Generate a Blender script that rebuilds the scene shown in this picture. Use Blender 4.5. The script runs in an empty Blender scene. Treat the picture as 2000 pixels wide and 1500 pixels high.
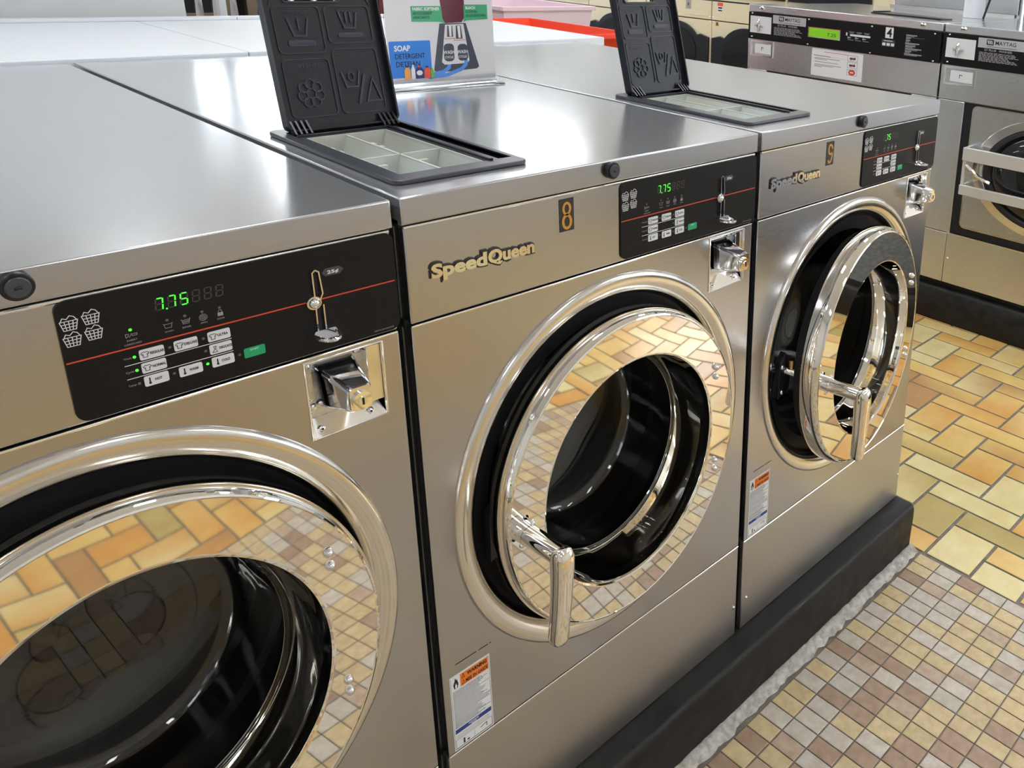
import bpy, bmesh, math, random
from mathutils import Vector, Matrix
sc = bpy.context.scene
C = sc.collection
random.seed(7)
PI = math.pi

# ---------------------------------------------------------------- camera
ZT = 1.3579            # height of the steel washer tops above the floor
F_, U0, V0 = 1632.19, 1556.67, 430.93
yaw, pitch, roll = -0.9181, -0.3004, 0.0589
fw = Vector((math.sin(-yaw)*math.cos(pitch), math.cos(yaw)*math.cos(pitch), math.sin(pitch)))
r_ = fw.cross(Vector((0, 0, 1))).normalized(); u_ = r_.cross(fw)
c_, s_ = math.cos(roll), math.sin(roll)
R2 = c_*r_+s_*u_; U2 = -s_*r_+c_*u_
cd = bpy.data.cameras.new('camera'); cam = bpy.data.objects.new('camera', cd); C.objects.link(cam)
cd.sensor_width = 36; cd.lens = F_/2000*36
cd.shift_x = (1000-U0)/2000; cd.shift_y = (V0-750)/2000
cd.clip_start = 0.02; cd.clip_end = 60
M = Matrix((R2, U2, -fw)).transposed().to_4x4(); M.translation = Vector((-0.506, -1.0384, 0.3209+ZT))
cam.matrix_world = M
sc.camera = cam

# ---------------------------------------------------------------- world, exposure
w = bpy.data.worlds.new('world'); sc.world = w; w.use_nodes = True
w.node_tree.nodes['Background'].inputs[0].default_value = (0.86, 0.93, 1, 1)
w.node_tree.nodes['Background'].inputs[1].default_value = 0.5
sc.view_settings.view_transform = 'Standard'; sc.view_settings.look = 'None'
sc.view_settings.gamma = 1; sc.view_settings.use_curve_mapping = False
sc.view_settings.exposure = -0.22
LAMP = 15.0             # strength of the ceiling tubes
DAY = 8.0              # daylight through the shop windows

# ---------------------------------------------------------------- materials
def mat(name, col, rough=0.5, metal=0.0, emit=0, alpha=None, **kw):
    m = bpy.data.materials.new(name); m.use_nodes = True
    b = m.node_tree.nodes['Principled BSDF']
    b.inputs['Base Color'].default_value = (*col, 1); b.inputs['Roughness'].default_value = rough
    b.inputs['Metallic'].default_value = metal
    if emit:
        b.inputs['Emission Color'].default_value = (*col, 1); b.inputs['Emission Strength'].default_value = emit
    for k, v in kw.items(): b.inputs[k.replace('_', ' ')].default_value = v
    return m
def srgb(r, g, b):
    f = lambda c: (c/255/12.92) if c/255 <= .04045 else ((c/255+.055)/1.055)**2.4
    return (f(r), f(g), f(b))
def nodes(m): return m.node_tree.nodes, m.node_tree.links, m.node_tree.nodes['Principled BSDF']
def noise_var(m, scale, amount, c1, c2, rough=None, bump=0, stretch=(1, 1, 1), detail=4):
    n, l, b = nodes(m)
    tc = n.new('ShaderNodeTexCoord'); mp = n.new('ShaderNodeMapping'); mp.inputs['Scale'].default_value = stretch
    t = n.new('ShaderNodeTexNoise'); t.inputs['Scale'].default_value = scale; t.inputs['Detail'].default_value = detail
    l.new(tc.outputs['Object'], mp.inputs[0]); l.new(mp.outputs[0], t.inputs['Vector'])
    cr = n.new('ShaderNodeMix'); cr.data_type = 'RGBA'
    rp = n.new('ShaderNodeMapRange'); rp.inputs[1].default_value = .5-amount; rp.inputs[2].default_value = .5+amount
    l.new(t.outputs['Fac'], rp.inputs[0]); l.new(rp.outputs[0], cr.inputs[0])
    cr.inputs[6].default_value = (*c1, 1); cr.inputs[7].default_value = (*c2, 1)
    l.new(cr.outputs[2], b.inputs['Base Color'])
    if rough:
        rr = n.new('ShaderNodeMapRange'); rr.inputs[1].default_value = .3; rr.inputs[2].default_value = .7
        rr.inputs[3].default_value, rr.inputs[4].default_value = rough
        l.new(t.outputs['Fac'], rr.inputs[0]); l.new(rr.outputs[0], b.inputs['Roughness'])
    if bump:
        bp = n.new('ShaderNodeBump'); bp.inputs['Strength'].default_value = bump; bp.inputs['Distance'].default_value = .001
        l.new(t.outputs['Fac'], bp.inputs['Height']); l.new(bp.outputs[0], b.inputs['Normal'])
    return m
def brushed(name, col, rough, stretch, wav=0.0):
    """brushed stainless steel: long fine grain + slow dents of the sheet"""
    m = mat(name, col, rough, 1.0)
    n, l, b = nodes(m)
    tc = n.new('ShaderNodeTexCoord'); mp = n.new('ShaderNodeMapping'); mp.inputs['Scale'].default_value = stretch
    t = n.new('ShaderNodeTexNoise'); t.inputs['Scale'].default_value = 1; t.inputs['Detail'].default_value = 3
    l.new(tc.outputs['Object'], mp.inputs[0]); l.new(mp.outputs[0], t.inputs['Vector'])
    rr = n.new('ShaderNodeMapRange'); rr.inputs[1].default_value = .3; rr.inputs[2].default_value = .7
    rr.inputs[3].default_value = rough*.82; rr.inputs[4].default_value = rough*1.2
    l.new(t.outputs['Fac'], rr.inputs[0]); l.new(rr.outputs[0], b.inputs['Roughness'])
    mx = n.new('ShaderNodeMix'); mx.data_type = 'RGBA'
    mx.inputs[6].default_value = (*[c*.98 for c in col], 1); mx.inputs[7].default_value = (*[min(1, c*1.02) for c in col], 1)
    l.new(rr.outputs[0], mx.inputs[0]); m2 = n.new('ShaderNodeMapRange')
    m2.inputs[1].default_value = .3; m2.inputs[2].default_value = .7
    l.new(t.outputs['Fac'], m2.inputs[0]); l.new(m2.outputs[0], mx.inputs[0]); l.new(mx.outputs[2], b.inputs['Base Color'])
    b1 = n.new('ShaderNodeBump'); b1.inputs['Strength'].default_value = .02; b1.inputs['Distance'].default_value = .0004
    l.new(t.outputs['Fac'], b1.inputs['Height'])
    if wav:
        t2 = n.new('ShaderNodeTexNoise'); t2.inputs['Scale'].default_value = 3.0; t2.inputs['Detail'].default_value = 0
        l.new(tc.outputs['Object'], t2.inputs['Vector'])
        b2 = n.new('ShaderNodeBump'); b2.inputs['Strength'].default_value = wav; b2.inputs['Distance'].default_value = .01
        l.new(t2.outputs['Fac'], b2.inputs['Height']); l.new(b1.outputs[0], b2.inputs['Normal']); l.new(b2.outputs[0], b.inputs['Normal'])
    else: l.new(b1.outputs[0], b.inputs['Normal'])
    return m
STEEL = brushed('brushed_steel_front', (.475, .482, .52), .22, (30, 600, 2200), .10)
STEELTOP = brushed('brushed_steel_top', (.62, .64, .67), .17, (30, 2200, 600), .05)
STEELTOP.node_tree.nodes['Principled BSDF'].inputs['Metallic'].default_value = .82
STEELK = brushed('brushed_steel_kick', (.53, .515, .50), .38, (30, 600, 2200), .08)
STEELD = brushed('worn_steel', (.68, .71, .74), .30, (30, 600, 1600), .12)
EDGE = mat('bright_steel_edge', (.93, .92, .90), .16, 1)
BEZEL = brushed('spun_steel', (.75, .73, .70), .15, (40, 40, 40), 0)
CHROME = mat('chrome', (.90, .87, .81), .03, 1)
CHROMED = mat('cast_chrome', (.80, .81, .84), .09, 1)
BLACKP = mat('black_plastic', srgb(28, 30, 37), .30, **{'Specular_IOR_Level': .4})
EMB = mat('lit_emboss_plastic', srgb(60, 63, 75), .22)  # black lid plastic, lightened to paint in the light caught by the embossing
GREYP = mat('grey_black_plastic', srgb(62, 64, 72), .30)
BLACKR = mat('black_rubber', (.012, .012, .014), .5)
OVERLAY = mat('black_overlay', srgb(20, 20, 23), .38, **{'Specular_IOR_Level': .22})
DARK = mat('dark_gap', (.01, .01, .011), .7)
WHITEP = mat('white_print', srgb(225, 225, 228), .5)
GREYPR = mat('grey_print', srgb(150, 150, 155), .5)
DIMPR = mat('dim_segment', srgb(62, 58, 56), .5)
KEY = mat('key_white', srgb(215, 218, 224), .45)
BAR = mat('satin_bar', (.78, .78, .77), .32, .55)
KEY2 = mat('satin_badge', (.55, .56, .60), .45, .6)
GREEN = mat('start_green', srgb(20, 160, 105), .45)
REDL = mat('red_stripe', srgb(205, 70, 48), .5)
LED = mat('led_green', (.06, 1, .04), .5, emit=1.2)
LEDOFF = mat('led_off', srgb(96, 92, 90), .4)
GLASS = mat('door_glass', (.62, .64, .66), .0, 0, **{'Transmission_Weight': 1.0, 'IOR': 1.5})
TRAY = noise_var(mat('tray_grey', srgb(205, 212, 210), .45), 9, .15, srgb(203, 211, 210), srgb(190, 192, 180))
GOLD = mat('gold_foil', srgb(205, 150, 70), .35, .35)
STBLK = mat('sticker_black', srgb(38, 36, 34), .5)
ORANGE = mat('warning_orange', srgb(235, 125, 40), .5)
NAVY = mat('label_blue', srgb(38, 62, 135), .5)
LABEL = mat('label_white', srgb(222, 224, 228), .45)
TINY = mat('label_text', srgb(95, 95, 102), .6)
INK = mat('label_ink', srgb(30, 25, 25), .6)
BRASS = mat('brass', (.62, .44, .2), .22, 1)
DRUM = mat('drum_dark', (.05, .05, .052), .5, .6)
CURB = noise_var(mat('curb_black', (.02, .02, .02), .42, **{'Specular_IOR_Level': .3}), 22, .16, (.006, .006, .007), (.018, .017, .016), rough=(.35, .65), bump=.5)
CONC = noise_var(mat('rough_mortar', (.5, .5, .5), .9), 60, .2, srgb(150, 144, 136), srgb(208, 204, 197), bump=1.0, detail=8)
WHITE = mat('white_laminate', srgb(214, 220, 226), .4)
PANEL = mat('grey_white_panel', srgb(208, 212, 213), .6)
WALLW = mat('white_wall', srgb(240, 241, 242), .8)
CREAM = mat('cream_enamel', srgb(226, 215, 186), .35)
WALLM = noise_var(mat('painted_wall', (.7, .7, .68), .8), 3, .3, srgb(218, 219, 220), srgb(226, 227, 228))
CEILM = mat('ceiling_tile', srgb(243, 243, 242), .8)
TUBE = mat('lit_diffuser', (.96, .98, 1.0), .5, emit=LAMP)
SKYP = mat('daylit_glass', (.86, .94, 1.0), .5, emit=DAY)
LCD = mat('lcd_green', srgb(120, 190, 40), .35, emit=.25)
RED = mat('red_plastic', srgb(232, 62, 28), .4)
PINK = mat('pink_plastic', srgb(236, 214, 226), .5)
DRED = mat('dark_red', srgb(120, 45, 55), .5)
BRONZE = mat('bronze_frame', srgb(112, 98, 82), .4, .5)
POSTER = mat('poster_grey', srgb(214, 213, 216), .3)
ACR = mat('acrylic', (.97, .98, 1), .02, 0, **{'Transmission_Weight': 1.0, 'IOR': 1.35})
PBLUE = mat('poster_blue', srgb(45, 125, 215), .3)
LBLUE = mat('poster_arrow', srgb(85, 145, 225), .3)
PGREEN = mat('poster_green', srgb(70, 165, 120), .3)
PMAR = mat('poster_maroon', srgb(98, 42, 58), .3)
PGREY = mat('poster_darkgrey', srgb(72, 76, 88), .3)
PORG = mat('bottle_orange', srgb(232, 160, 75), .4)
PRED = mat('bottle_red', srgb(225, 85, 70), .4)
PNAVY = mat('bottle_navy', srgb(25, 45, 120), .4)
PLEAF = mat('bottle_green', srgb(110, 170, 70), .4)

# big glazed floor tiles and small mosaic: colour per tile in an attribute, mottling by noise
def tile_mat(name, mott, dark, light, rough, scale):
    m = mat(name, (.5, .4, .2), rough)
    n, l, b = nodes(m)
    at = n.new('ShaderNodeAttribute'); at.attribute_name = 'tile'
    tc = n.new('ShaderNodeTexCoord'); t = n.new('ShaderNodeTexNoise')
    t.inputs['Scale'].default_value = scale; t.inputs['Detail'].default_value = 5; t.inputs['Roughness'].default_value = .6
    l.new(tc.outputs['Object'], t.inputs['Vector'])
    rp = n.new('ShaderNodeMapRange'); rp.inputs[1].default_value = .36; rp.inputs[2].default_value = .64
    l.new(t.outputs['Fac'], rp.inputs[0])
    mc = n.new('ShaderNodeMix'); mc.data_type = 'RGBA'; mc.inputs[6].default_value = (*dark, 1); mc.inputs[7].default_value = (*light, 1)
    l.new(rp.outputs[0], mc.inputs[0])
    mx = n.new('ShaderNodeMix'); mx.data_type = 'RGBA'; mx.blend_type = 'MULTIPLY'; mx.inputs[0].default_value = mott
    l.new(at.outputs['Color'], mx.inputs[6]); l.new(mc.outputs[2], mx.inputs[7]); l.new(mx.outputs[2], b.inputs['Base Color'])
    bp = n.new('ShaderNodeBump'); bp.inputs['Strength'].default_value = .12; bp.inputs['Distance'].default_value = .002
    l.new(t.outputs['Fac'], bp.inputs['Height']); l.new(bp.outputs[0], b.inputs['Normal'])
    return m
BIGT = tile_mat('glazed_tile', .6, (.84, .70, .54), (1, 1, 1), .28, 9)
SMT = tile_mat('mosaic_tile', .7, (.74, .68, .62), (1, 1, 1), .45, 38)
GROUT = noise_var(mat('grout', (.2, .2, .2), .9), 30, .2, srgb(112, 104, 98), srgb(142, 134, 124))

# ---------------------------------------------------------------- mesh helpers
class MB:
    def __init__(s): s.v = []; s.f = []; s.m = []; s.cur = 0; s.mats = []
    def use(s, m):
        if m not in s.mats: s.mats.append(m)
        s.cur = s.mats.index(m); return s
    def add(s, vs, fs):
        o = len(s.v); s.v += [tuple(a) for a in vs]
        for f in fs: s.f.append(tuple(i+o for i in f)); s.m.append(s.cur)
        return s
    def box(s, x0, x1, y0, y1, z0, z1):
        return s.add([(x0, y0, z0), (x1, y0, z0), (x1, y1, z0), (x0, y1, z0), (x0, y0, z1), (x1, y0, z1), (x1, y1, z1), (x0, y1, z1)],
            [(0, 3, 2, 1), (4, 5, 6, 7), (0, 1, 5, 4), (1, 2, 6, 5), (2, 3, 7, 6), (3, 0, 4, 7)])
    def prism(s, pts, y0, y1):
        """outline pts in (x,z) counter-clockwise seen from the front, from y0 (front) back to y1"""
        n = len(pts); vs = [(x, y0, z) for x, z in pts]+[(x, y1, z) for x, z in pts]
        fs = [tuple(range(n)), tuple(range(2*n-1, n-1, -1))]
        fs += [((i+1) % n, i, n+i, n+(i+1) % n) for i in range(n)]
        return s.add(vs, fs)
    def slab(s, pts, z0, z1):
        n = len(pts); vs = [(x, y, z1) for x, y in pts]+[(x, y, z0) for x, y in pts]
        fs = [tuple(range(n)), tuple(range(2*n-1, n-1, -1))]+[((i+1) % n, i, n+i, n+(i+1) % n) for i in range(n)]
        return s.add(vs, fs)
    def rect(s, x0, x1, z0, z1, y0, y1, r=0, n=5):
        if r <= 0: return s.box(x0, x1, y0, y1, z0, z1)
        return s.prism(rrect(x0, x1, z0, z1, r, n), y0, y1)
    def disc(s, x, z, rx, rz, y0, y1, n=20):
        return s.prism([(x+rx*math.cos(2*PI*i/n), z+rz*math.sin(2*PI*i/n)) for i in range(n)], y0, y1)
    def dome(s, x, y, z, r, rz, h, n=16, k=4):
        """button-head screw bulging to -y"""
        vs = []; fs = []
        for j in range(k):
            a = PI/2*j/k
            for i in range(n): vs.append((x+r*math.cos(a)*math.cos(2*PI*i/n), y-h*math.sin(a), z+rz*math.cos(a)*math.sin(2*PI*i/n)))
        vs.append((x, y-h, z))
        for j in range(k-1):
            for i in range(n): fs.append((j*n+i, j*n+(i+1) % n, (j+1)*n+(i+1) % n, (j+1)*n+i))
        for i in range(n): fs.append(((k-1)*n+i, (k-1)*n+(i+1) % n, k*n))
        return s.add(vs, fs)
    def lathe(s, cx, cz, prof, e=1.0, n=96):
        """profile of (radius, y) turned about the y axis, stretched by e in z; first point outermost"""
        vs = []; fs = []; k = len(prof)
        for r, y in prof:
            for i in range(n): vs.append((cx+r*math.cos(2*PI*i/n), y, cz+e*r*math.sin(2*PI*i/n)))
        for j in range(k-1):
            for i in range(n): fs.append((j*n+i, j*n+(i+1) % n, (j+1)*n+(i+1) % n, (j+1)*n+i))
        if prof[-1][0] < 1e-4: pass
        return s.add(vs, fs)
    def ribbon(s, pts, wd, y0, y1, closed=False):
        P = [Vector(p) for p in pts]; n = len(P); L = []; Rr = []
        for i in range(n):
            if closed: a, b = P[(i-1) % n], P[(i+1) % n]; d1 = (P[i]-a).normalized(); d2 = (b-P[i]).normalized()
            else:
                d1 = (P[i]-P[i-1]).normalized() if i else (P[1]-P[0]).normalized()
                d2 = (P[i+1]-P[i]).normalized() if i < n-1 else d1
            t = (d1+d2); t = t.normalized() if t.length > 1e-6 else d1
            nn = Vector((-t.y, t.x)); k = max(.4, nn.dot(Vector((-d1.y, d1.x))))
            L.append(P[i]+nn*wd/2/k); Rr.append(P[i]-nn*wd/2/k)
        m = n if closed else n-1
        for i in range(m):
            j = (i+1) % n
            s.prism([tuple(Rr[i]), tuple(Rr[j]), tuple(L[j]), tuple(L[i])], y0, y1)
        return s
    def tube(s, pts, rad, n=12, squash=1.0):
        """round bar through 3d points, radius list or number, capped"""
        P = [Vector(p) for p in pts]; k = len(P); R = rad if isinstance(rad, (list, tuple)) else [rad]*k
        vs = []; fs = []; up = Vector((1, 0, 0))
        for i in range(k):
            d = (P[min(i+1, k-1)]-P[max(i-1, 0)]).normalized()
            a = up-d*up.dot(d)
            if a.length < .1: a = Vector((0, 0, 1))-d*d.z
            a.normalize(); b = d.cross(a)
            for j in range(n):
                t = 2*PI*j/n
                vs.append(P[i]+a*math.cos(t)*R[i]*squash+b*math.sin(t)*R[i])
        for i in range(k-1):
            for j in range(n): fs.append((i*n+j, i*n+(j+1) % n, (i+1)*n+(j+1) % n, (i+1)*n+j))
        fs.append(tuple(range(n-1, -1, -1))); fs.append(tuple(range((k-1)*n, k*n)))
        return s.add(vs, fs)
    def text(s, body, x, z, h, y, d=.0002, wd=None, bold=0, align='LEFT'):
        """lettering on the front plane, left/centre at x, baseline z, cap height h; wd forces the width"""
        vs, fs, bb = glyphs(body, bold)
        if not vs: return s
        sx = sz = h/.7
        W = bb[1]-bb[0]
        if wd: sx = wd/W
        ox = x-bb[0]*sx if align == 'LEFT' else x-(bb[0]+W/2)*sx
        n0 = len(vs)
        return s.add([(ox+vx*sx, y-d, z+vy*sz) for vx, vy in vs], fs)
    def build(s, name, mats=None, parent=None, loc=None, smooth=True, bevel=0, seg=2, angle=30):
        me = bpy.data.meshes.new(name); me.from_pydata(s.v, [], s.f); ml = s.mats or [mats]
        if mats is not None and not s.mats: ml = [mats]
        for m in ml: me.materials.append(m)
        for p, i in zip(me.polygons, s.m): p.material_index = i
        bm = bmesh.new(); bm.from_mesh(me); bmesh.ops.recalc_face_normals(bm, faces=bm.faces) if s.closed else None
        if smooth:
            for f in bm.faces: f.smooth = True
            for e in bm.edges:
                if len(e.link_faces) != 2 or e.calc_face_angle(0) > math.radians(angle): e.smooth = False
        bm.to_mesh(me); bm.free()
        o = bpy.data.objects.new(name, me); C.objects.link(o)
        if parent: o.parent = parent
        if loc: o.location = loc
        if bevel:
            b = o.modifiers.new('bevel', 'BEVEL'); b.width = bevel; b.segments = seg; b.limit_method = 'ANGLE'; b.angle_limit = .6
        return o
    closed = True
_gl = {}
def glyphs(body, bold=0):
    k = (body, bold)
    if k in _gl: return _gl[k]
    cu = bpy.data.curves.new('t', 'FONT'); cu.body = body; cu.size = 1; cu.offset = bold; cu.resolution_u = 3
    o = bpy.data.objects.new('t', cu); C.objects.link(o); bpy.context.view_layer.update()
    ev = o.evaluated_get(bpy.context.evaluated_depsgraph_get()); me = ev.to_mesh()
    vs = [(v.co.x, v.co.y) for v in me.vertices]; fs = [tuple(p.vertices) for p in me.polygons]
    ev.to_mesh_clear(); bpy.data.objects.remove(o); bpy.data.curves.remove(cu)
    xs = [a for a, b in vs] or [0]
    _gl[k] = (vs, fs, (min(xs), max(xs))); return _gl[k]
def rrect(x0, x1, z0, z1, r, n=5):
    out = []
    for cx, cz, a0 in ((x1-r, z0+r, -PI/2), (x1-r, z1-r, 0), (x0+r, z1-r, PI/2), (x0+r, z0+r, PI)):
        for i in range(n+1): a = a0+PI/2*i/n; out.append((cx+r*math.cos(a), cz+r*math.sin(a)))
    return out
def ell(cx, cz, rx, rz, n=24, a0=0, a1=2*PI): return [(cx+rx*math.cos(a0+(a1-a0)*i/n), cz+rz*math.sin(a0+(a1-a0)*i/n)) for i in range(n)]
def empty(name, loc, rz=0):
    o = bpy.data.objects.new(name, None); C.objects.link(o); o.location = loc; o.rotation_euler = (0, 0, rz); o.empty_display_size = .1
    return o
def tag(o, label, cat, group=None):
    o['label'] = label; o['category'] = cat
    if group: o['group'] = group
    return o
def struct(o): o['kind'] = 'structure'; return o
def cut(o, cutters):
    for c in cutters:
        m = o.modifiers.new('b', 'BOOLEAN'); m.object = c; m.operation = 'DIFFERENCE'; m.solver = 'EXACT'
    bpy.context.view_layer.update()
    me = bpy.data.meshes.new_from_object(o.evaluated_get(bpy.context.evaluated_depsgraph_get()))
    o.modifiers.clear(); o.data = me
    for c in cutters: bpy.data.objects.remove(c)
    bm = bmesh.new(); bm.from_mesh(me)
    for f in bm.faces: f.smooth = True
    for e in bm.edges:
        if len(e.link_faces) != 2 or e.calc_face_angle(0) > math.radians(25): e.smooth = False
    bm.to_mesh(me); bm.free()
    return o

# ---------------------------------------------------------------- setting
X0R, X1R, Y0R, Y1R, HC = -3.2, 6.9, -3.6, 9.6, 3.05
def plane_box(name, m, *b): return struct(MB().box(*b).build(name, m, smooth=False))
# floor: one mesh, grout slab + every tile, colour stored per tile
def floor():
    bm = bmesh.new(); col = bm.loops.layers.float_color.new('tile')
    def quad(x0, x1, y0, y1, z, mi, cols, h=.0016):
        bv = .0022
        lo = [bm.verts.new(p) for p in ((x0, y0, z), (x1, y0, z), (x1, y1, z), (x0, y1, z))]
        hi = [bm.verts.new(p) for p in ((x0+bv, y0+bv, z+h), (x1-bv, y0+bv, z+h), (x1-bv, y1-bv, z+h), (x0+bv, y1-bv, z+h))]
        fs = [bm.faces.new(hi)]+[bm.faces.new((lo[i], lo[(i+1) % 4], hi[(i+1) % 4], hi[i])) for i in range(4)]
        for k, f in enumerate(fs):
            f.material_index = mi
            for i, lp in enumerate(f.loops): lp[col] = (*cols[i % 4], 1)
    g = [bm.verts.new(p) for p in ((X0R, Y0R, -.002), (X1R, Y0R, -.002), (X1R, Y1R, -.002), (X0R, Y1R, -.002))]
    bm.faces.new(g).material_index = 0
    pale = srgb(226, 214, 160); yel = srgb(226, 195, 122); org = srgb(214, 161, 84); brn = srgb(184, 142, 92); olv = srgb(186, 170, 108)
    U, V = .0915, .15
    def bigcol():
        a = random.choice([pale, yel, yel, org, brn, olv, yel, pale]); b = random.choice([pale, yel, org, org, a, a])
        out = []
        ang = random.random()*2*PI
        for i, (px, py) in enumerate(((-1, -1), (1, -1), (1, 1), (-1, 1))):
            t = .5+.35*(px*math.cos(ang)+py*math.sin(ang)); t = min(1, max(0, t))
            out.append(tuple(a[k]*(1-t)+b[k]*t for k in range(3)))
        return out
    SX, SY0, SY1 = 1.434, -1.65, -.090      # edge of the mosaic strip
    def put(x0, x1, y0, y1):
        x0 += .0035; x1 -= .0035; y0 += .005; y1 -= .005
        if x1 < X0R or x0 > X1R: return
        # clipped against the mosaic strip (x < SX and SY0 < y < SY1) and the curb footprint
        if x0 < SX-.004 and y1 > SY0 and y0 < SY1+.02:
            pieces = []
            if x1 > SX+.02: pieces.append((SX+.004, x1, y0, y1))
            if y0 < SY0-.02: pieces.append((x0, min(x1, SX), y0, SY0-.006))
            for p in pieces: quad(*p, 0, 1, bigcol())
            return
        if x0 < 1.42 and y1 > SY1 and y0 < 2.5:
            if x1 > 1.44: quad(1.434, x1, y0, y1, 0, 1, bigcol())
            return
        quad(x0, x1, y0, y1, 0, 1, bigcol())
    for c in range(-24, 44):
        y0 = -.105+V*c
        if y0 > 6.0: continue
        for k in range(-16, 17):
            sx = 1.535+U*(c+4*k)
            if sx > X1R or sx < X0R-.3: continue
            put(sx, sx+2*U, y0, y0+V)
            put(sx+3*U, sx+4*U, y0, y0+2*V)
    # mosaic
    m1, m2, m3, m4 = srgb(202, 195, 184), srgb(208, 188, 148), srgb(172, 147, 126), srgb(190, 168, 148)
    nx = int((SX+2.6)/.0437)
    for i in range(nx):
        x1 = SX-.0437*i; ph = random.random()
        for j in range(int((SY1-SY0)/.0706)):
            y1 = -.0955-.0706*j
            a = random.choice([m1, m2, m3, m1, m2, m4, m2]); q = random.uniform(.93, 1.06)
            quad(x1-.0437+.0013, x1-.0013, y1-.0706+.0016, y1-.0016, 0, 2, [tuple(k*q for k in a)]*4, .0010)
    me = bpy.data.meshes.new('floor'); bm.to_mesh(me); bm.free()
    for m in (GROUT, BIGT, SMT): me.materials.append(m)
    o = bpy.data.objects.new('floor', me); C.objects.link(o); return struct(o)
floor()
plane_box('ceiling', CEILM, X0R, X1R, Y0R, Y1R, HC, HC+.05)
plane_box('wall_left', WALLM, X0R-.1, X0R, Y0R, Y1R, 0, HC)
plane_box('wall_right', WALLW, X1R, X1R+.1, Y0R, Y1R, 0, HC)
# shop front behind the camera and far wall: wall with a row of daylit windows
def window_wall(name, y, side, wins, idx):
    mb = MB(); z0, z1 = wins[0][2], wins[0][3]
    a, b = (y-.12, y) if side < 0 else (y, y+.12)
    mb.box(X0R, X1R, a, b, 0, z0); mb.box(X0R, X1R, a, b, z1, HC)
    px = X0R
    for (x0, x1, _, _) in wins: mb.box(px, x0, a, b, z0, z1); px = x1
    mb.box(px, X1R, a, b, z0, z1)
    struct(mb.build(name, WALLM, smooth=False))
    for n, (x0, x1, _, _) in enumerate(wins):
        wd = empty('window_%d' % (idx+n), (x0, y, z0)); wd['kind'] = 'structure'
        f = MB(); t = .05; W = x1-x0; H = z1-z0; ya, yb = (-.09, -.03) if side < 0 else (.03, .09)
        f.box(0, t, ya, yb, 0, H).box(W-t, W, ya, yb, 0, H).box(t, W-t, ya, yb, 0, t).box(t, W-t, ya, yb, H-t, H)
        f.build('window_frame', BRONZE, wd, smooth=False)
        ym = (ya+yb)/2
        MB().box(t, W-t, ym-.004, ym+.004, t, H-t).build('window_pane', SKYP, wd, smooth=False)
window_wall('wall_front', Y0R, -1, [(3.4, 6.2, .95, 2.45)], 1)
window_wall('wall_back', Y1R, 1, [(2.2, 5.2, 1.2, 2.8)], 2)
# ceiling lights
def ceiling_light(x, y, along='y', L=1.3, Wd=.30, label=''):
    o = empty('ceiling_light', (x, y, HC))
    hx, hy = (Wd/2, L/2) if along == 'y' else (L/2, Wd/2)
    MB().box(-hx-.02, hx+.02, -hy-.02, hy+.02, -.045, 0).build('housing', WHITE, o, smooth=False)
    MB().box(-hx, hx, -hy, hy, -.06, -.045).build('diffuser', TUBE, o, smooth=False)
    tag(o, label, 'light', 'ceiling lights')
for i, x in enumerate((-1.7, .5, 2.3, 4.4)):
    for j, y in enumerate((-2.2, .6, 3.2, 6.0)):
        if (i, j) == (1, 3): continue
        ceiling_light(x, y, 'y', label='white fluorescent ceiling light with a lit diffuser, above the laundromat')

# ---------------------------------------------------------------- curb under the three washers
def curb():
    mb = MB(); n = 60; xs = [-2.6+(1.4284+2.6)*i/n for i in range(n+1)]
    prof = [(-.058, 0), (-.0605, .05), (-.0615, .11), (-.0610, .143), (-.056, .1540), (-.048, .1575), (.10, .1575), (1.45, .1575), (1.45, 0)]
    vs = []; fs = []; k = len(prof)
    for i, x in enumerate(xs):
        for j, (y, z) in enumerate(prof):
            jt = random.uniform(-.0016, .0016) if j < 6 else 0
            vs.append((x, y+jt, max(0, z+(jt*.6 if 0 < j < 6 else 0))))
    for i in range(n):
        for j in range(k): a, b = i*k+j, i*k+(j+1) % k; fs.append((a, b, b+k, a+k))
    fs.append(tuple(range(k-1, -1, -1))); fs.append(tuple(range(n*k, n*k+k)))
    o = mb.add(vs, fs).build('curb', CURB, angle=60)
    tag(o, 'black painted raised curb under the three front washers', 'curb')
    mb = MB(); vs = []; fs = []; xs = [-2.6+(1.432+2.6)*i/260 for i in range(261)]
    for x in xs:
        e = -.0885+random.uniform(-.006, .004); h = .004+random.uniform(0, .006)
        vs += [(x, -.050, .012), (x, -.064, .010+h), (x, -.075, h+.003), (x, e, .0025)]
    for i in range(260):
        for j in range(3): fs.append((i*4+j+1, i*4+j, i*4+4+j, i*4+5+j))
    mb.closed = False
    o = mb.add(vs, fs).build('trim_1', CONC, angle=80); struct(o)
curb()

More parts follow.
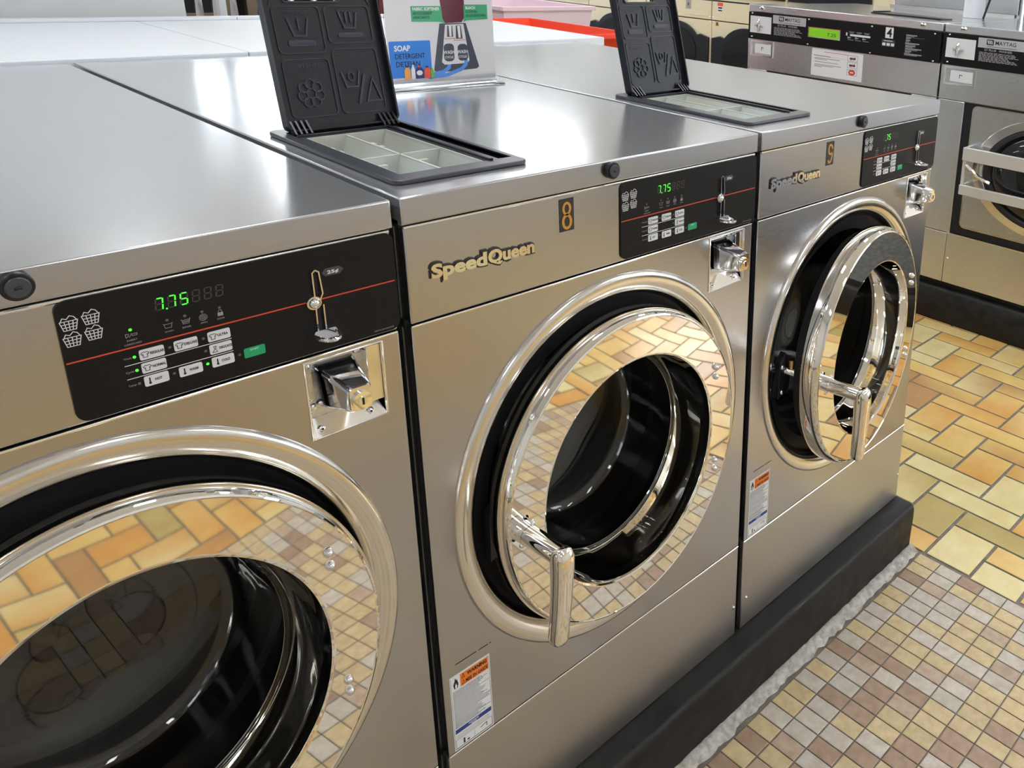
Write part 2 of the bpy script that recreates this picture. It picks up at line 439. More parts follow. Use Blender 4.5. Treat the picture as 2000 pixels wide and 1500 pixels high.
# ---------------------------------------------------------------- front-loading washer
W_, D_ = .7082, 1.500; HB = 1.1997
zB, zC, zD = -.0386, -.1824, -.9521
RC = (.3557, -.553); EB = 1.115; RB = .3157      # pressed ring round the door
Z = lambda z: z+HB
def basket(mb, x, z, s):
    """little laundry basket pictogram, s wide"""
    k = .00075*s/15e-3*1.0
    p = lambda a, b: (x+a*s, z+b*s*.95)
    R = lambda pts, c=False: mb.ribbon([p(*q) for q in pts], k, Y, Y+.0003, c)
    Y = -.0031
    R([(0, -.28), (.16, -1), (.84, -1), (1, -.28)], True)
    R([(.05, -.28), (.18, .0), (.4, -.12), (.6, .12), (.82, 0), (.95, -.28)])
    for t in (.25, .5, .75): R([(t, -.28), (.16+.68*t, -1)])
    R([(.05, -.52), (.95, -.52)]); R([(.1, -.76), (.9, -.76)])
def tub(mb, x, z, s, kind):
    Y = -.0031; k = .00045
    p = lambda a, b: (x+a*s, z+b*s)
    if kind == 'tub': mb.ribbon([p(-.5, .0), p(-.42, -.05), p(-.3, -.6), p(.3, -.6), p(.42, -.05), p(.5, 0)], k, Y, Y+.0003); mb.ribbon([p(-.38, -.12), p(.38, -.12)], k, Y, Y+.0003)
    if kind == 'rinse':
        tub(mb, x, z, s, 'tub'); mb.ribbon([p(-.3, -.28), p(.3, -.28)], k, Y, Y+.0003); mb.ribbon([p(-.26, -.42), p(.26, -.42)], k, Y, Y+.0003)
    if kind == 'spin':
        for r in (.42, .27, .12): mb.ribbon(ell(*p(0, -.35), r*s, r*s, 16), k, Y, Y+.0003, True)
    if kind == 'lock':
        mb.rect(x-.3*s, x+.3*s, z-.7*s, z-.25*s, Y, Y+.0003); mb.ribbon([p(-.18, -.25), p(-.18, 0), p(0, .1), p(.18, 0), p(.18, -.25)], k, Y, Y+.0003)
def shirt(mb, x, z, s, y, solid=False):
    p = lambda a, b: (x+a*s, z+b*s)
    mb.ribbon([p(-.2, .45), p(-.5, .25), p(-.38, .02), p(-.26, .08), p(-.26, -.45), p(.26, -.45), p(.26, .08), p(.38, .02), p(.5, .25), p(.2, .45), p(0, .36)], .0005, y, y+.0003, True)
def thermo(mb, x, z, s, y):
    mb.rect(x-.0006, x+.0006, z-.2*s, z+.5*s, y, y+.0003); mb.disc(x, z-.33*s, .0013, .0013, y, y+.0003, 10)
def seven(mb, x, z, w, h, segs, m, y):
    """seven segment digit, lower left at x, z"""
    mb.use(m); t = .0013; g = .0003; sl = .0006
    S = {'a': ((g+t*.6, h), (w-t*.6, h)), 'd': ((g+t*.6, 0), (w-t*.6, 0)), 'g': ((t*.6, h/2), (w-t*.6, h/2)),
         'f': ((0, h/2+g+.0004), (0, h-g)), 'b': ((w, h/2+g+.0004), (w, h-g)), 'e': ((0, g), (0, h/2-g-.0004)), 'c': ((w, g), (w, h/2-g-.0004))}
    for c in segs:
        (a, b), (c2, d) = S[c]; sh = lambda q: -sl+2*sl*(q/h)
        mb.ribbon([(x+a+sh(b), z+b), (x+c2+sh(d), z+d)], t, y, y+.0003)
def control_panel(par, digits):
    """black overlay; coordinates in mm from its top left corner"""
    px, pz = .3670, Z(-.0426)
    X = lambda a: px+a*.001; ZZ = lambda b: pz+b*.001
    o = MB().rect(px, px+.3405, pz-.1350, pz, -.0028, .0, .012, 8).build('control_panel', OVERLAY, par); o['label'] = 'black control overlay with buttons and display'
    # printing
    mb = MB().use(WHITEP)
    for bx, bz in ((2.6, -19), (20.3, -17.3), (2.8, -36.6), (20.3, -34.6)): basket(mb, X(bx), ZZ(bz+1), .0144)
    mb.use(GREYPR)
    mb.text('INSERT', X(56.8), ZZ(-59.2), .0019, -.0029, wd=.0092, bold=.01, align='C'); mb.text('COINS/CARD', X(56.9), ZZ(-63.6), .0019, -.0029, wd=.0152, bold=.01, align='C')
    mb.ribbon([(X(52), ZZ(-50.5)), (X(52), ZZ(-54.6)), (X(54.2), ZZ(-53.6)), (X(54.4), ZZ(-51.2))], .0005, -.0031, -.0028, True)
    mb.ribbon([(X(55), ZZ(-55)), (X(57), ZZ(-50.6))], .0004, -.0031, -.0028)
    mb.ribbon([(X(57.6), ZZ(-51.6)), (X(62), ZZ(-51.6)), (X(61.6), ZZ(-53.6)), (X(57.4), ZZ(-53.6))], .0005, -.0031, -.0028, True)
    for cx, kind, t, wd in ((89.6, 'tub', 'WASH', 8), (106, 'rinse', 'RINSE', 8), (122.4, 'spin', 'SPIN', 6.4), (139, 'lock', 'DOOR', 7.2)):
        tub(mb, X(cx), ZZ(-49.4), .0090, kind); mb.text(t, X(cx), ZZ(-59.8), .0018, -.0029, wd=wd*.001, bold=.01, align='C')
    for t, z, wd in (('Wash', -79.0, 7), ('Cycle', -94.8, 7), ('Temp', -110.4, 7)): mb.text(t, X(46.2), ZZ(z), .0021, -.0029, wd=wd*.001, bold=.01)
    mb.use(WHITEP); mb.rect(X(46.2), X(146), ZZ(-86.4), ZZ(-85.7), -.0031, -.0028); mb.rect(X(46.2), X(146), ZZ(-102.1), ZZ(-101.4), -.0031, -.0028)
    mb.use(STBLK); 
    mb.use(GREYP); mb.prism([(X(250), ZZ(-34)), (X(254), ZZ(-39)), (X(271), ZZ(-39)), (X(276), ZZ(-34)), (X(271), ZZ(-29)), (X(254), ZZ(-29))], -.0031, -.0028)
    mb.use(WHITEP); mb.text('25¢', X(263), ZZ(-36.3), .0042, -.0032, wd=.0135, bold=.03, align='C')
    mb.use(GREYPR); mb.text('F8731201(02/03)', X(306), ZZ(-131.4), .0020, -.0029, wd=.0255)
    mb.build('printed_legend', None, o, smooth=False)
    mb = MB().rect(X(1.2), X(338), ZZ(-67.6), ZZ(-66.0), -.0031, -.0028).build('red_stripe', REDL, o, smooth=False)
    # display
    mb = MB().use(DIMPR)
    for k in range(6): seven(mb, X(82+11.3*k), ZZ(-32.2), .0063, .0130, 'abcdefg', DIMPR, -.0030)
    on = {'7': 'abc', '5': 'afgcd', ' ': ''}
    for k, ch in enumerate(digits): seven(mb, X(82+11.3*k), ZZ(-32.2), .0063, .0130, on[ch], LED, -.0034)
    mb.use(LED); mb.disc(X(91.2), ZZ(-32.6), .0009, .0009, -.0034, -.003, 8)
    mb.build('display', None, o, smooth=False)
    # buttons
    def button(a, zc, t, ic, m=KEY, w_=22.2):
        b = MB().use(m); b.rect(X(a), X(a+w_), ZZ(zc-6), ZZ(zc+6), -.0036, -.0026, .0018, 4)
        if m is KEY:
            b.use(INK); y = -.0039
            if ic == 's': shirt(b, X(a+5), ZZ(zc), .0072, y)
            elif ic == 'd': b.ribbon([(X(a+4), ZZ(zc+3.4)), (X(a+5), ZZ(zc)), (X(a+2.6), ZZ(zc-3.6)), (X(a+7.4), ZZ(zc-3.6)), (X(a+5.6), ZZ(zc)), (X(a+6.6), ZZ(zc+3.4))], .0005, y, y+.0003, True)
            else: thermo(b, X(a+(5 if t != 'COLD' else 5.6)), ZZ(zc), .0075, y)
            n = len(t); wd = min(.0125, .0019*n+.0008)
            b.text(t, X(a+9.6), ZZ(zc-1.2), .0029, -.0036, wd=wd, bold=.035)
        else:
            b.use(WHITEP); b.text(t, X(a+w_/2), ZZ(zc+2.2), .0020, -.0036, wd=.0092, bold=.02, align='C')
        return b.build('button', None, o, smooth=False)
    for a, z, t, ic in ((60.1, -78, 'REGULAR', 's'), (91.3, -78.2, 'DELUXE', 's'), (123.3, -78, 'ULTRA', 's'), (60, -93.6, 'NORMAL', 's'), (123.2, -93.6, 'DELICATE', 'd'),
                        (60.1, -109.3, 'HOT', 't'), (91.9, -110, 'WARM', 't'), (123.5, -109.7, 'COLD', 't')): button(a, z, t, ic)
    g = button(156, -109.6, 'START', '', GREEN); g['label'] = 'green START button'
    lit = ((56.7, -46.6), (55.8, -78), (55.8, -93.7), (119.4, -109.1)) if digits == '775' and par.get('lit') else ()
    for a, z in ((56.7, -46.6), (89.4, -45.6), (105.8, -45.7), (122, -45.8), (138.9, -45.8), (55.8, -78), (55.8, -93.7), (55.8, -109.3), (87.5, -77.6), (119.2, -77.7), (119.4, -93.2), (87.5, -109.1), (119.4, -109.1), (151.5, -109.1)):
        MB().disc(X(a), ZZ(z), .0015, .0015, -.0034, -.0026, 12).build('indicator_light', LED if (a, z) in lit else LEDOFF, o)
    # coin slot: chrome channel with a return lever at the foot
    c = MB().use(CHROMED); x = X(241)
    c.ribbon([(X(237.5), ZZ(-60)), (X(237.5), ZZ(-29.5)), (X(241), ZZ(-26.5)), (X(245), ZZ(-29.5)), (X(247), ZZ(-58)), (X(243), ZZ(-66))], .0016, -.0075, -.0028)
    c.ribbon([(X(237), ZZ(-72)), (X(236.5), ZZ(-106)), (X(246), ZZ(-106)), (X(246), ZZ(-72))], .0016, -.0085, -.0028)
    c.use(DARK); c.rect(X(239.5), X(243.5), ZZ(-58), ZZ(-30), -.0034, -.0028); c.rect(X(239), X(243.4), ZZ(-105), ZZ(-74), -.0034, -.0028)
    c.use(CHROMED); c.disc(X(236), ZZ(-68), .0085, .0085, -.008, -.0028, 20); c.dome(X(236), -.0079, ZZ(-68), .0068, .0068, .006)
    # cup at the foot
    c.prism(rrect(X(231), X(257), ZZ(-110.5), ZZ(-104), .003), -.011, -.0028)
    n = 20; cup = [(X(243)+.0150*math.cos(PI+PI*i/n), -.0028-.034*math.sin(PI*i/n)) for i in range(n+1)]
    c.tube([(px_, py_, ZZ(-109)) for px_, py_ in cup], .0028, 8)
    c.slab([(px_, py_) for px_, py_ in cup], ZZ(-112), ZZ(-110.5))
    s = c.build('coin_slot', None, o); s['label'] = 'chrome coin slot with a return cup'
    return o
def coin_box(par):
    x0, x1, z0, z1 = .5850, .6812, Z(-.2970), Z(-.1900)
    mb = MB().use(STEELD)
    mb.box(x0, x1, .020, .024, z0, z1)
    mb.use(EDGE)
    zl = z0+.020
    mb.add([(x0, .019, zl), (x1-.006, .019, zl), (x1, .0, z0), (x0, .0, z0), (x0, .021, zl), (x1-.006, .021, zl), (x1, .006, z0), (x0, .006, z0)],
        [(0, 3, 2, 1), (4, 5, 6, 7), (0, 1, 5, 4), (1, 2, 6, 5), (2, 3, 7, 6), (3, 0, 4, 7)])
    mb.ribbon([(x0, z0), (x0, z1), (x1, z1), (x1, z0)], .0022, -.0022, .004)
    mb.use(CHROMED); mb.box(x1-.019, x1-.001, .004, .02, z0+.022, z1-.004)
    o = mb.build('coin_box', None, par, bevel=.0006, seg=1)
    mb = MB()
    for sx, sz in ((x0+.009, z1-.012), (x1-.025, z1-.010), (x0+.010, z0+.036), (x1-.024, z0+.036)): MB().dome(sx, .0198, sz, .0055, .0058, .006).build('screw', CHROMED, o)
    for sx, sz in ((x0+.014, z0+.009), (x1-.020, z0+.009)): MB().use(CHROMED).dome(sx, .0085, sz, .0046, .0046, .005).use(DARK).disc(sx, sz, .0016, .0016, .0030, .0044, 6).build('screw', None, o)
    # lock housing: rounded hood tapering outwards and down
    def ring(cx, cz, hw, hh, y, r, n=5): return [(a, y, b) for a, b in rrect(cx-hw, cx+hw, cz-hh, cz+hh, r, n)]
    cx, cz = .6265, Z(-.233)
    secs = [ring(cx, cz, .0265, .0300, .0195, .007), ring(cx, cz, .0250, .0285, .010, .007), ring(cx, cz-.001, .0215, .0245, -.010, .007),
            ring(cx+.001, cz-.001, .0180, .0205, -.030, .007), ring(cx+.001, cz-.001, .0155, .0180, -.045, .007), ring(cx+.001, cz-.001, .0135, .0160, -.050, .006)]
    k = len(secs[0]); vs = [p for s in secs for p in s]; fs = []
    for j in range(len(secs)-1):
        for i in range(k): fs.append((j*k+i, j*k+(i+1) % k, (j+1)*k+(i+1) % k, (j+1)*k+i))
    fs.append(tuple(range(k*(len(secs)-1), k*len(secs))))
    h = MB().add(vs, fs).build('lock_housing', CHROMED, o, angle=50)
    mb = MB().use(CHROME); mb.disc(cx+.001, cz-.003, .0118, .0120, -.0540, -.049, 28)
    mb.use(CHROMED); mb.disc(cx+.001, cz-.003, .0055, .0060, -.0555, -.0535, 20); mb.use(DARK); mb.rect(cx-.0001, cx+.0021, cz-.0075, cz+.0015, -.0562, -.0553)
    mb.build('lock_cylinder', None, o)
    for sx, sz in ((x0+.007, .045), (x1-.030, .066)):
        m = MB()
        for q in range(4): m.rect(sx, sx+.004, z0+sz-.006*q, z0+sz-.006*q+.0016, .0188, .02); m.rect(sx+.0012, sx+.0024, z0+sz-.006*q-.0015, z0+sz-.006*q+.003, .0188, .02)
        m.build('embossed_mark', CHROMED, o, smooth=False)
    return o
def washer_door(par, theta):
    """chrome ring door hung on its right edge; theta = how far it stands open"""
    xh = .6600; cx, cz = .366, -.566; e = 1.12; ao, ai = .2665, .1925
    g = lambda x: x-xh; cz_ = Z(cz)
    prof = [(ao-.020, .016), (ao-.004, .014), (ao-.001, .010), (ao, .004), (ao, -.014), (ao-.0010, -.022), (ao-.0035, -.029), (ao-.0065, -.0335), (ao-.0085, -.0345), (ao-.0100, -.0335),
            (ao-.0102, -.0335), (ai+.0062, -.0382), (ai+.0040, -.0382), (ai+.0012, -.0368), (ai, -.033), (ai-.001, -.010), (ai-.004, .020), (ai-.010, .050), (ai-.014, .056)]
    mb = MB(); mb.closed = False
    prof2 = [(r, y) for r, y in prof]
    d = mb.lathe(g(cx), cz_, prof2, e, 128).build('door', CHROME, par, loc=(xh, 0, 0), angle=24)
    d['label'] = 'round polished chrome door standing slightly open'
    d.rotation_euler = (0, 0, theta)
    # inner face of the door + rubber
    mb = MB(); mb.closed = False
    MBk = mb.lathe(g(cx), cz_, [(ao-.012, .015), (ao-.018, .036), (ao-.035, .046), (ai+.01, .048), (ai-.012, .060)], e, 96).build('door_seal', BLACKR, d)
    # glass bowl
    gb = MB(); gb.closed = False
    R = ai-.013
    out = [(R, .050), (R-.006, .100), (R-.014, .148), (R-.020, .162), (R-.030, .170), (R-.040, .172), (.05, .172), (.0002, .172)]
    inn = [(R-.007, .050), (R-.013, .098), (R-.021, .144), (R-.026, .155), (R-.034, .162), (R-.042, .164), (.05, .164), (.0002, .164)]
    full = [(r, y) for r, y in inn[::-1]]+out
    n = 96; gb = MB(); gb.lathe(g(cx), cz_, full, e, n)
    gb.build('door_glass', GLASS, d, angle=60)
    # hinge bolts on the right
    for bx, bz in ((.5700, -.4390), (.5706, -.4590), (.5745, -.6480), (.5745, -.6670)):
        MB().dome(g(bx), -.036, Z(bz), .0062, .0068, .008).build('hinge_bolt', CHROMED, d)
    # lever handle
    hb = MB()
    px, pz = g(.130), Z(-.562)
    hb.tube([(px, -.030, pz), (px, -.052, pz)], [.0175, .0170], 28)
    arm = hb.build('handle_collar', CHROMED, d)
    for a, b in ((.022, .012), (-.020, -.014)): MB().dome(px+a*.5, -.044, pz+b*1.2, .0042, .0045, .006).build('handle_screw', CHROMED, d)
    # arm and grip: swept rounded section
    arm = [((px, -.050, pz), .0150), ((px, -.053, pz), .0150), ((px, -.0535, pz), .0168), ((px+.001, -.090, pz), .0162), ((px+.002, -.122, pz-.001), .0155), ((px+.002, -.136, pz-.002), .0150)]
    secs = [((px+.002, -.130, pz+.0155), .0105, .0080), ((px+.002, -.131, pz+.0125), .0135, .0125), ((px+.002, -.131, pz+.004), .0158, .0165), ((px+.001, -.131, pz-.014), .0158, .0180), ((px-.001, -.132, pz-.040), .0154, .0165),
            ((px-.006, -.134, pz-.085), .0140, .0150), ((px-.014, -.136, pz-.136), .0140, .0145), ((px-.015, -.136, pz-.143), .0120, .0120), ((px-.016, -.136, pz-.147), .0070, .0070)]
    vs = []; fs = []; n = 24; K = len(secs); P = [Vector(s[0]) for s in secs]
    for i, (c, rx, ry) in enumerate(secs):
        dd = (P[min(i+1, K-1)]-P[max(i-1, 0)]).normalized(); a = Vector((1, 0, 0)); a = (a-dd*a.dot(dd)).normalized(); b = dd.cross(a)
        ex = 3.0
        for j in range(n):
            t = 2*PI*j/n; ct, st = math.cos(t), math.sin(t); q = (abs(ct)**ex+abs(st)**ex)**(-1/ex)
            vs.append(P[i]+a*ct*rx*q+b*st*ry*q)
    for i in range(K-1):
        for j in range(n): fs.append((i*n+j, i*n+(j+1) % n, (i+1)*n+(j+1) % n, (i+1)*n+j))
    fs.append(tuple(range(n-1, -1, -1))); fs.append(tuple(range((K-1)*n, K*n)))
    h = MB().add(vs, fs).tube([a_[0] for a_ in arm], [a_[1] for a_ in arm], 28).build('handle', CHROME, d, angle=55); h['label'] = 'chrome lever handle'
    # latch pin behind the ring
    MB().use(CHROMED).tube([(px, .028, pz), (px, .060, pz), (px-.012, .085, pz), (px-.020, .095, pz)], [.010, .010, .009, .004], 14).use(BRASS).tube([(px+.001, .050, pz+.008), (px+.001, .050, pz+.030)], .0085, 14).build('latch_pin', None, d)
    return d
def dispenser(par, lean):
    x0, x1, y0, y1 = .0232, .2331, .0510, .4690
    zt = HB
    # frame: flat rim with two openings
    mb = MB().use(GREYP); mb.slab(rr_xy(x0, x1, y0, y1, .014), zt+.0005, zt+.0070)
    fr = mb.build('dispenser', None, par, bevel=.0016, seg=2)
    c1 = MB().box(.0470, .1800, .0840, .3900, zt-.02, zt+.02).build('c', DARK); c1.parent = par
    c2 = MB().box(.2010, .2240, .0840, .4350, zt-.02, zt+.02).build('c', DARK); c2.parent = par
    c3 = MB().box(.0400, .2240, .3980, .4400, zt-.02, zt+.02).build('c', DARK); c3.parent = par
    cut(fr, [c1, c2, c3]); fr['label'] = 'soap dispenser set in the steel top'
    fr.data.materials.clear(); fr.data.materials.append(GREYP)
    # black well
    def well(xa, xb, ya, yb, dz, m, nm, t=.004, top=.0045, open_top=True):
        q = MB()
        q.box(xa-t, xa, ya-t, yb+t, zt-dz, zt+top).box(xb, xb+t, ya-t, yb+t, zt-dz, zt+top).box(xa, xb, ya-t, ya, zt-dz, zt+top).box(xa, xb, yb, yb+t, zt-dz, zt+top).box(xa-t, xb+t, ya-t, yb+t, zt-dz-t, zt-dz)
        return q.build(nm, m, fr, smooth=False)
    well(.2010, .2240, .0840, .4350, .035, BLACKP, 'side_slot', .002)
    well(.0440, .1960, .3990, .4350, .030, BLACKP, 'hinge_well', .002)
    MB().rect(.181, .186, 0, 1, 0, 0) if False else None
    rd = MB().box(.1835, .1900, .0800, .3950, zt+.0065, zt+.0105).box(.0400, .1900, .3900, .3970, zt+.0065, zt+.0105).build('seal_ridge', BLACKP, fr, bevel=.001)
    # tray: four cups
    tx0, tx1, ty0, ty1 = .0480, .1790, .0860, .3880
    q = MB(); zb = zt-.085; t = .0022; top = zt+.0055
    xm, ym = .1130, .2120
    q.box(tx0, tx1, ty0, ty1, zb-.003, zb)
    for a, b, c, d in ((tx0, tx0+t, ty0, ty1), (tx1-t, tx1, ty0, ty1), (tx0, tx1, ty0, ty0+t), (tx0, tx1, ty1-t, ty1)): q.box(a, b, c, d, zb, top)
    q.box(xm-.0016, xm+.0016, ty0, ty1, zb, top-.002); q.box(tx0, tx1, ym-.0016, ym+.0016, zb, top-.002)
    # sloping inner walls and the bottle-shaped spouts
    for (a, b) in ((tx0, xm), (xm, tx1)):
        q.add([(a, ty0, top-.003), (b, ty0, top-.003), (b, ty0+.045, zb+.03), (a, ty0+.045, zb+.03)], [(0, 1, 2, 3)])
        q.add([(a, ym+.002, top-.004), (b, ym+.002, top-.004), (b, ym+.05, zb+.035), (a, ym+.05, zb+.035)], [(0, 1, 2, 3)])
        q.add([(b-.002, ty0, top-.004), (b-.002, ym, top-.004), (b-.022, ym, zb+.02), (b-.022, ty0, zb+.02)], [(0, 1, 2, 3)])
        q.add([(b-.002, ym, top-.004), (b-.002, ty1, top-.004), (b-.024, ty1, zb+.02), (b-.024, ym, zb+.02)], [(0, 1, 2, 3)])
        for s in range(5): q.box(a+.014, a+.018+.0016*(s % 2), ym+.07+.014*s, ym+.084+.014*s, zb, top-.010+.0015*(s % 2))
        q.box(a+.018, a+.040, ym-.012, ym-.0016, zb, top-.014)
    tr = q.build('tray', TRAY, fr, smooth=False); tr['label'] = 'pale grey four-cup soap tray'
    # lid
    lid = soap_lid(fr, lean)
    return fr
def rr_xy(x0, x1, y0, y1, r): return rrect(x0, x1, y0, y1, r, 6)
def soap_lid(par, lean):
    Wl, Hl = .1830, .2460
    mb = MB().use(BLACKP)
    # back shell with raised border and a finger slot near the top
    mb.rect(0, Wl, .002, Hl, 0, .010, .012, 6)
    o = mb.build('lid', None, par, loc=(.0385, .430, HB+.006))
    c = MB().rect(.035, .120, .2120, .2270, -.05, .05, .004).build('c', DARK); c.parent = par; c.location = o.location
    cut(o, [c]); o.data.materials.clear(); o.data.materials.append(BLACKP)
    o['label'] = 'black moulded lid with embossed pictures, standing open'
    o.rotation_euler = (-lean, 0, 0)
    rb = MB()
    rb.ribbon(rrect(.0015, Wl-.0015, .004, Hl-.0015, .011, 6), .003, -.012, .001, True)
    # diagonal corner facets at the top
    # four framed fields
    fr = MB(); w = .0013
    F4 = {'a': (.014, .086, .128, .203), 'b': (.094, .167, .142, .203), 'c': (.014, .086, .024, .118), 'd': (.094, .167, .024, .132)}
    for k, (x0, x1, z0, z1) in F4.items(): fr.ribbon(rrect(x0, x1, z0, z1, .008, 4), w, -.0022, .001, True)
    fr.ribbon([(.012, .205), (.020, .228), (.034, .238)], w, -.0022, .001); fr.ribbon([(Wl-.012, .205), (Wl-.022, .228), (Wl-.038, .238)], w, -.0022, .001)
    fr.ribbon(rrect(.033, .122, .2100, .2290, .005, 4), .0022, -.003, .001, True)
    ic = MB(); g = .0026
    def vessel(x, z, s, n):
        ic.ribbon([(x-.5*s, z+.45*s), (x-.28*s, z-.45*s), (x+.28*s, z-.45*s), (x+.5*s, z+.45*s)], g, -.0026, .001)
        for k in range(n): t = (k-(n-1)/2)*.26*s; ic.ribbon([(x+t, z+.45*s), (x+t, z-.15*s)], g, -.0026, .001)
    vessel(.050, .170, .032, 1); vessel(.131, .180, .030, 2)
    ic.rect(.030, .072, .139, .149, -.0020, .001, .004); ic.rect(.110, .152, .151, .159, -.0020, .001, .003)
    for k in range(8):
        a = 2*PI*k/8+PI/8 if False else 2*PI*k/7; cx, cz = .049+.0135*math.cos(a+PI/2), .062+.0155*math.sin(a+PI/2)
        if k < 7: ic.ribbon(ell(cx, cz, .0072, .0080, 12), .0018, -.0028, .001, True)
    ic.ribbon([(.102, .094), (.108, .068), (.126, .068), (.132, .094)], g, -.0026, .001)
    ic.ribbon(ell(.117, .085, .005, .007, 10), .0016, -.0028, .001, True)
    ic.ribbon([(.124, .038), (.140, .088)], .004, -.0026, .001); ic.ribbon([(.138, .042), (.152, .080), (.163, .042)], g, -.0026, .001, True)
    ic.text('• WASH', .029, .192, .0050, .0, d=.0016, wd=.042, bold=.02); ic.text('DETERGENT', .031, .1415, .0038, -.0019, d=.0006, wd=.040, bold=.02)
    ic.text(': WASH', .108, .193, .0048, .0, d=.0016, wd=.042, bold=.02); ic.text('DETERGENT', .111, .1525, .0036, -.0019, d=.0006, wd=.040, bold=.02)
    ic.text('SOFTENER', .025, .104, .0065, .0, d=.0016, wd=.048, bold=.02); ic.text('WASH', .112, .118, .0048, 0, d=.0016, wd=.036, bold=.02); ic.text('DETERGENT', .108, .105, .0038, 0, d=.0016, wd=.046, bold=.02)
    rb.build('lid_rim', BLACKP, o, smooth=False); fr.build('embossed_frame', EMB, o, smooth=False); ic.build('embossed_picture', EMB, o, smooth=False)
    # hinge claws
    for hx in (.006, .150):
        m = MB()
        for k in range(4): m.add([(hx+.008*k, -.001, -.004), (hx+.008*k, -.020, -.002), (hx+.008*k, -.003, .020), (hx+.008*k+.003, -.001, -.004), (hx+.008*k+.003, -.020, -.002), (hx+.008*k+.003, -.003, .020)],
            [(0, 1, 2), (3, 5, 4), (0, 3, 4, 1), (1, 4, 5, 2), (2, 5, 3, 0)])
        m.build('hinge_claw', BLACKP, o, smooth=False)
    return o
def warning_label(par, x0=.0140, x1=.0845, z0=-.949, z1=-.7985):
    mb = MB().use(LABEL); mb.rect(x0, x1, Z(z0), Z(z1), -.0008, .0)
    w, h = x1-x0, z1-z0; X = lambda a: x0+w*a; Q = lambda b: Z(z1-h*b); Y = -.0010
    mb.use(ORANGE).rect(X(.25), X(.955), Q(.185), Q(.02), Y, Y+.0004)
    mb.use(INK); mb.text('WARNING', X(.42), Q(.085), .0068, Y, wd=w*.5, bold=.05); mb.text('MISE EN GARDE', X(.38), Q(.168), .0068, Y, wd=w*.56, bold=.03)
    for b in (.085, .168): mb.ribbon([(X(.29), Q(b)), (X(.325), Q(b-.055)), (X(.36), Q(b))], .0007, Y-.0003, Y, True)
    mb.prism([(X(.10), Q(.17)), (X(.075), Q(.11)), (X(.115), Q(.07)), (X(.125), Q(.03)), (X(.16), Q(.07)), (X(.165), Q(.045)), (X(.20), Q(.12)), (X(.175), Q(.17))], Y-.0003, Y)
    mb.use(LABEL).prism([(X(.12), Q(.165)), (X(.115), Q(.13)), (X(.14), Q(.10)), (X(.165), Q(.14)), (X(.155), Q(.165))], Y-.0006, Y)
    mb.use(TINY); b = .205; rnd = random.Random(3)
    while b < .70:
        wd = rnd.uniform(.55, .9); th = .0006 if rnd.random() < .7 else .0011
        a = .05
        while a < .05+wd:
            l = rnd.uniform(.03, .1); mb.rect(X(a), X(min(a+l, .95)), Q(b)-th, Q(b)+.0002, Y, Y+.0002); a += l+.015
        b += .0165
    mb.use(NAVY).rect(X(.045), X(.955), Q(.775), Q(.72), Y, Y+.0004)
    mb.use(WHITEP).text('NOTICE', X(.5), Q(.750), .0030, Y, wd=w*.26, bold=.03, align='C'); mb.text('AVIS', X(.5), Q(.772), .0026, Y, wd=w*.14, bold=.03, align='C')
    mb.use(TINY)
    for b in (.80, .82, .84): mb.rect(X(.06), X(.9), Q(b)-.0004, Q(b), Y, Y+.0002)
    mb.use(INK); mb.ribbon([(X(.045), Q(.86)), (X(.955), Q(.86)), (X(.955), Q(.975)), (X(.045), Q(.975))], .0004, Y, Y+.0002, True); mb.rect(X(.5), X(.504), Q(.975), Q(.86), Y, Y+.0002)
    mb.ribbon([(X(.02), Q(.02)), (X(.02), Q(.98)), (X(.975), Q(.98)), (X(.975), Q(.02))], .0004, Y, Y+.0002)
    mb.rect(X(.22), X(.26), Q(.96), Q(.89), Y, Y+.0002); mb.rect(X(.32), X(.37), Q(.955), Q(.935), Y, Y+.0002); mb.ribbon([(X(.65), Q(.91)), (X(.82), Q(.89)), (X(.82), Q(.94))], .0012, Y, Y+.0002)
    o = mb.build('warning_label', None, par, smooth=False); o['label'] = 'white warning label with an orange heading and a blue band'
    m = MB().use(INK)
    for a, b in ((.0, .52), (.58, .82), (.86, .90)): m.rect(x0+.012+a*.07, x0+.012+b*.07, Z(-.7795+.0), Z(-.7783), -.0004, 0)
    m.build('marker_line', None, par, smooth=False)
    return o
def gold_number(par, ch, x0, zc=-.0762):
    mb = MB().use(STBLK).rect(x0, x0+.0270, Z(zc-.0258), Z(zc+.0268), -.0008, 0)
    mb.use(GOLD); xc = x0+.0135; y0, y1 = -.0014, -.0008
    if ch == '8':
        mb.ribbon(ell(xc, Z(zc+.0105), .0062, .0092, 24), .0040, y0, y1, True); mb.ribbon(ell(xc, Z(zc-.0105), .0074, .0106, 24), .0044, y0, y1, True)
    else:
        mb.ribbon(ell(xc, Z(zc+.0090), .0066, .0105, 24), .0040, y0, y1, True)
        mb.ribbon([(xc+.0070, Z(zc+.010)), (xc+.0066, Z(zc-.008)), (xc+.003, Z(zc-.018)), (xc-.002, Z(zc-.0205)), (xc-.006, Z(zc-.0185))], .0040, y0, y1)
        mb.disc(xc-.0058, Z(zc-.0165), .0030, .0032, y0, y1)
    o = mb.build('number_sticker', None, par, smooth=False); o['label'] = 'black sticker with a gold number %s' % ch
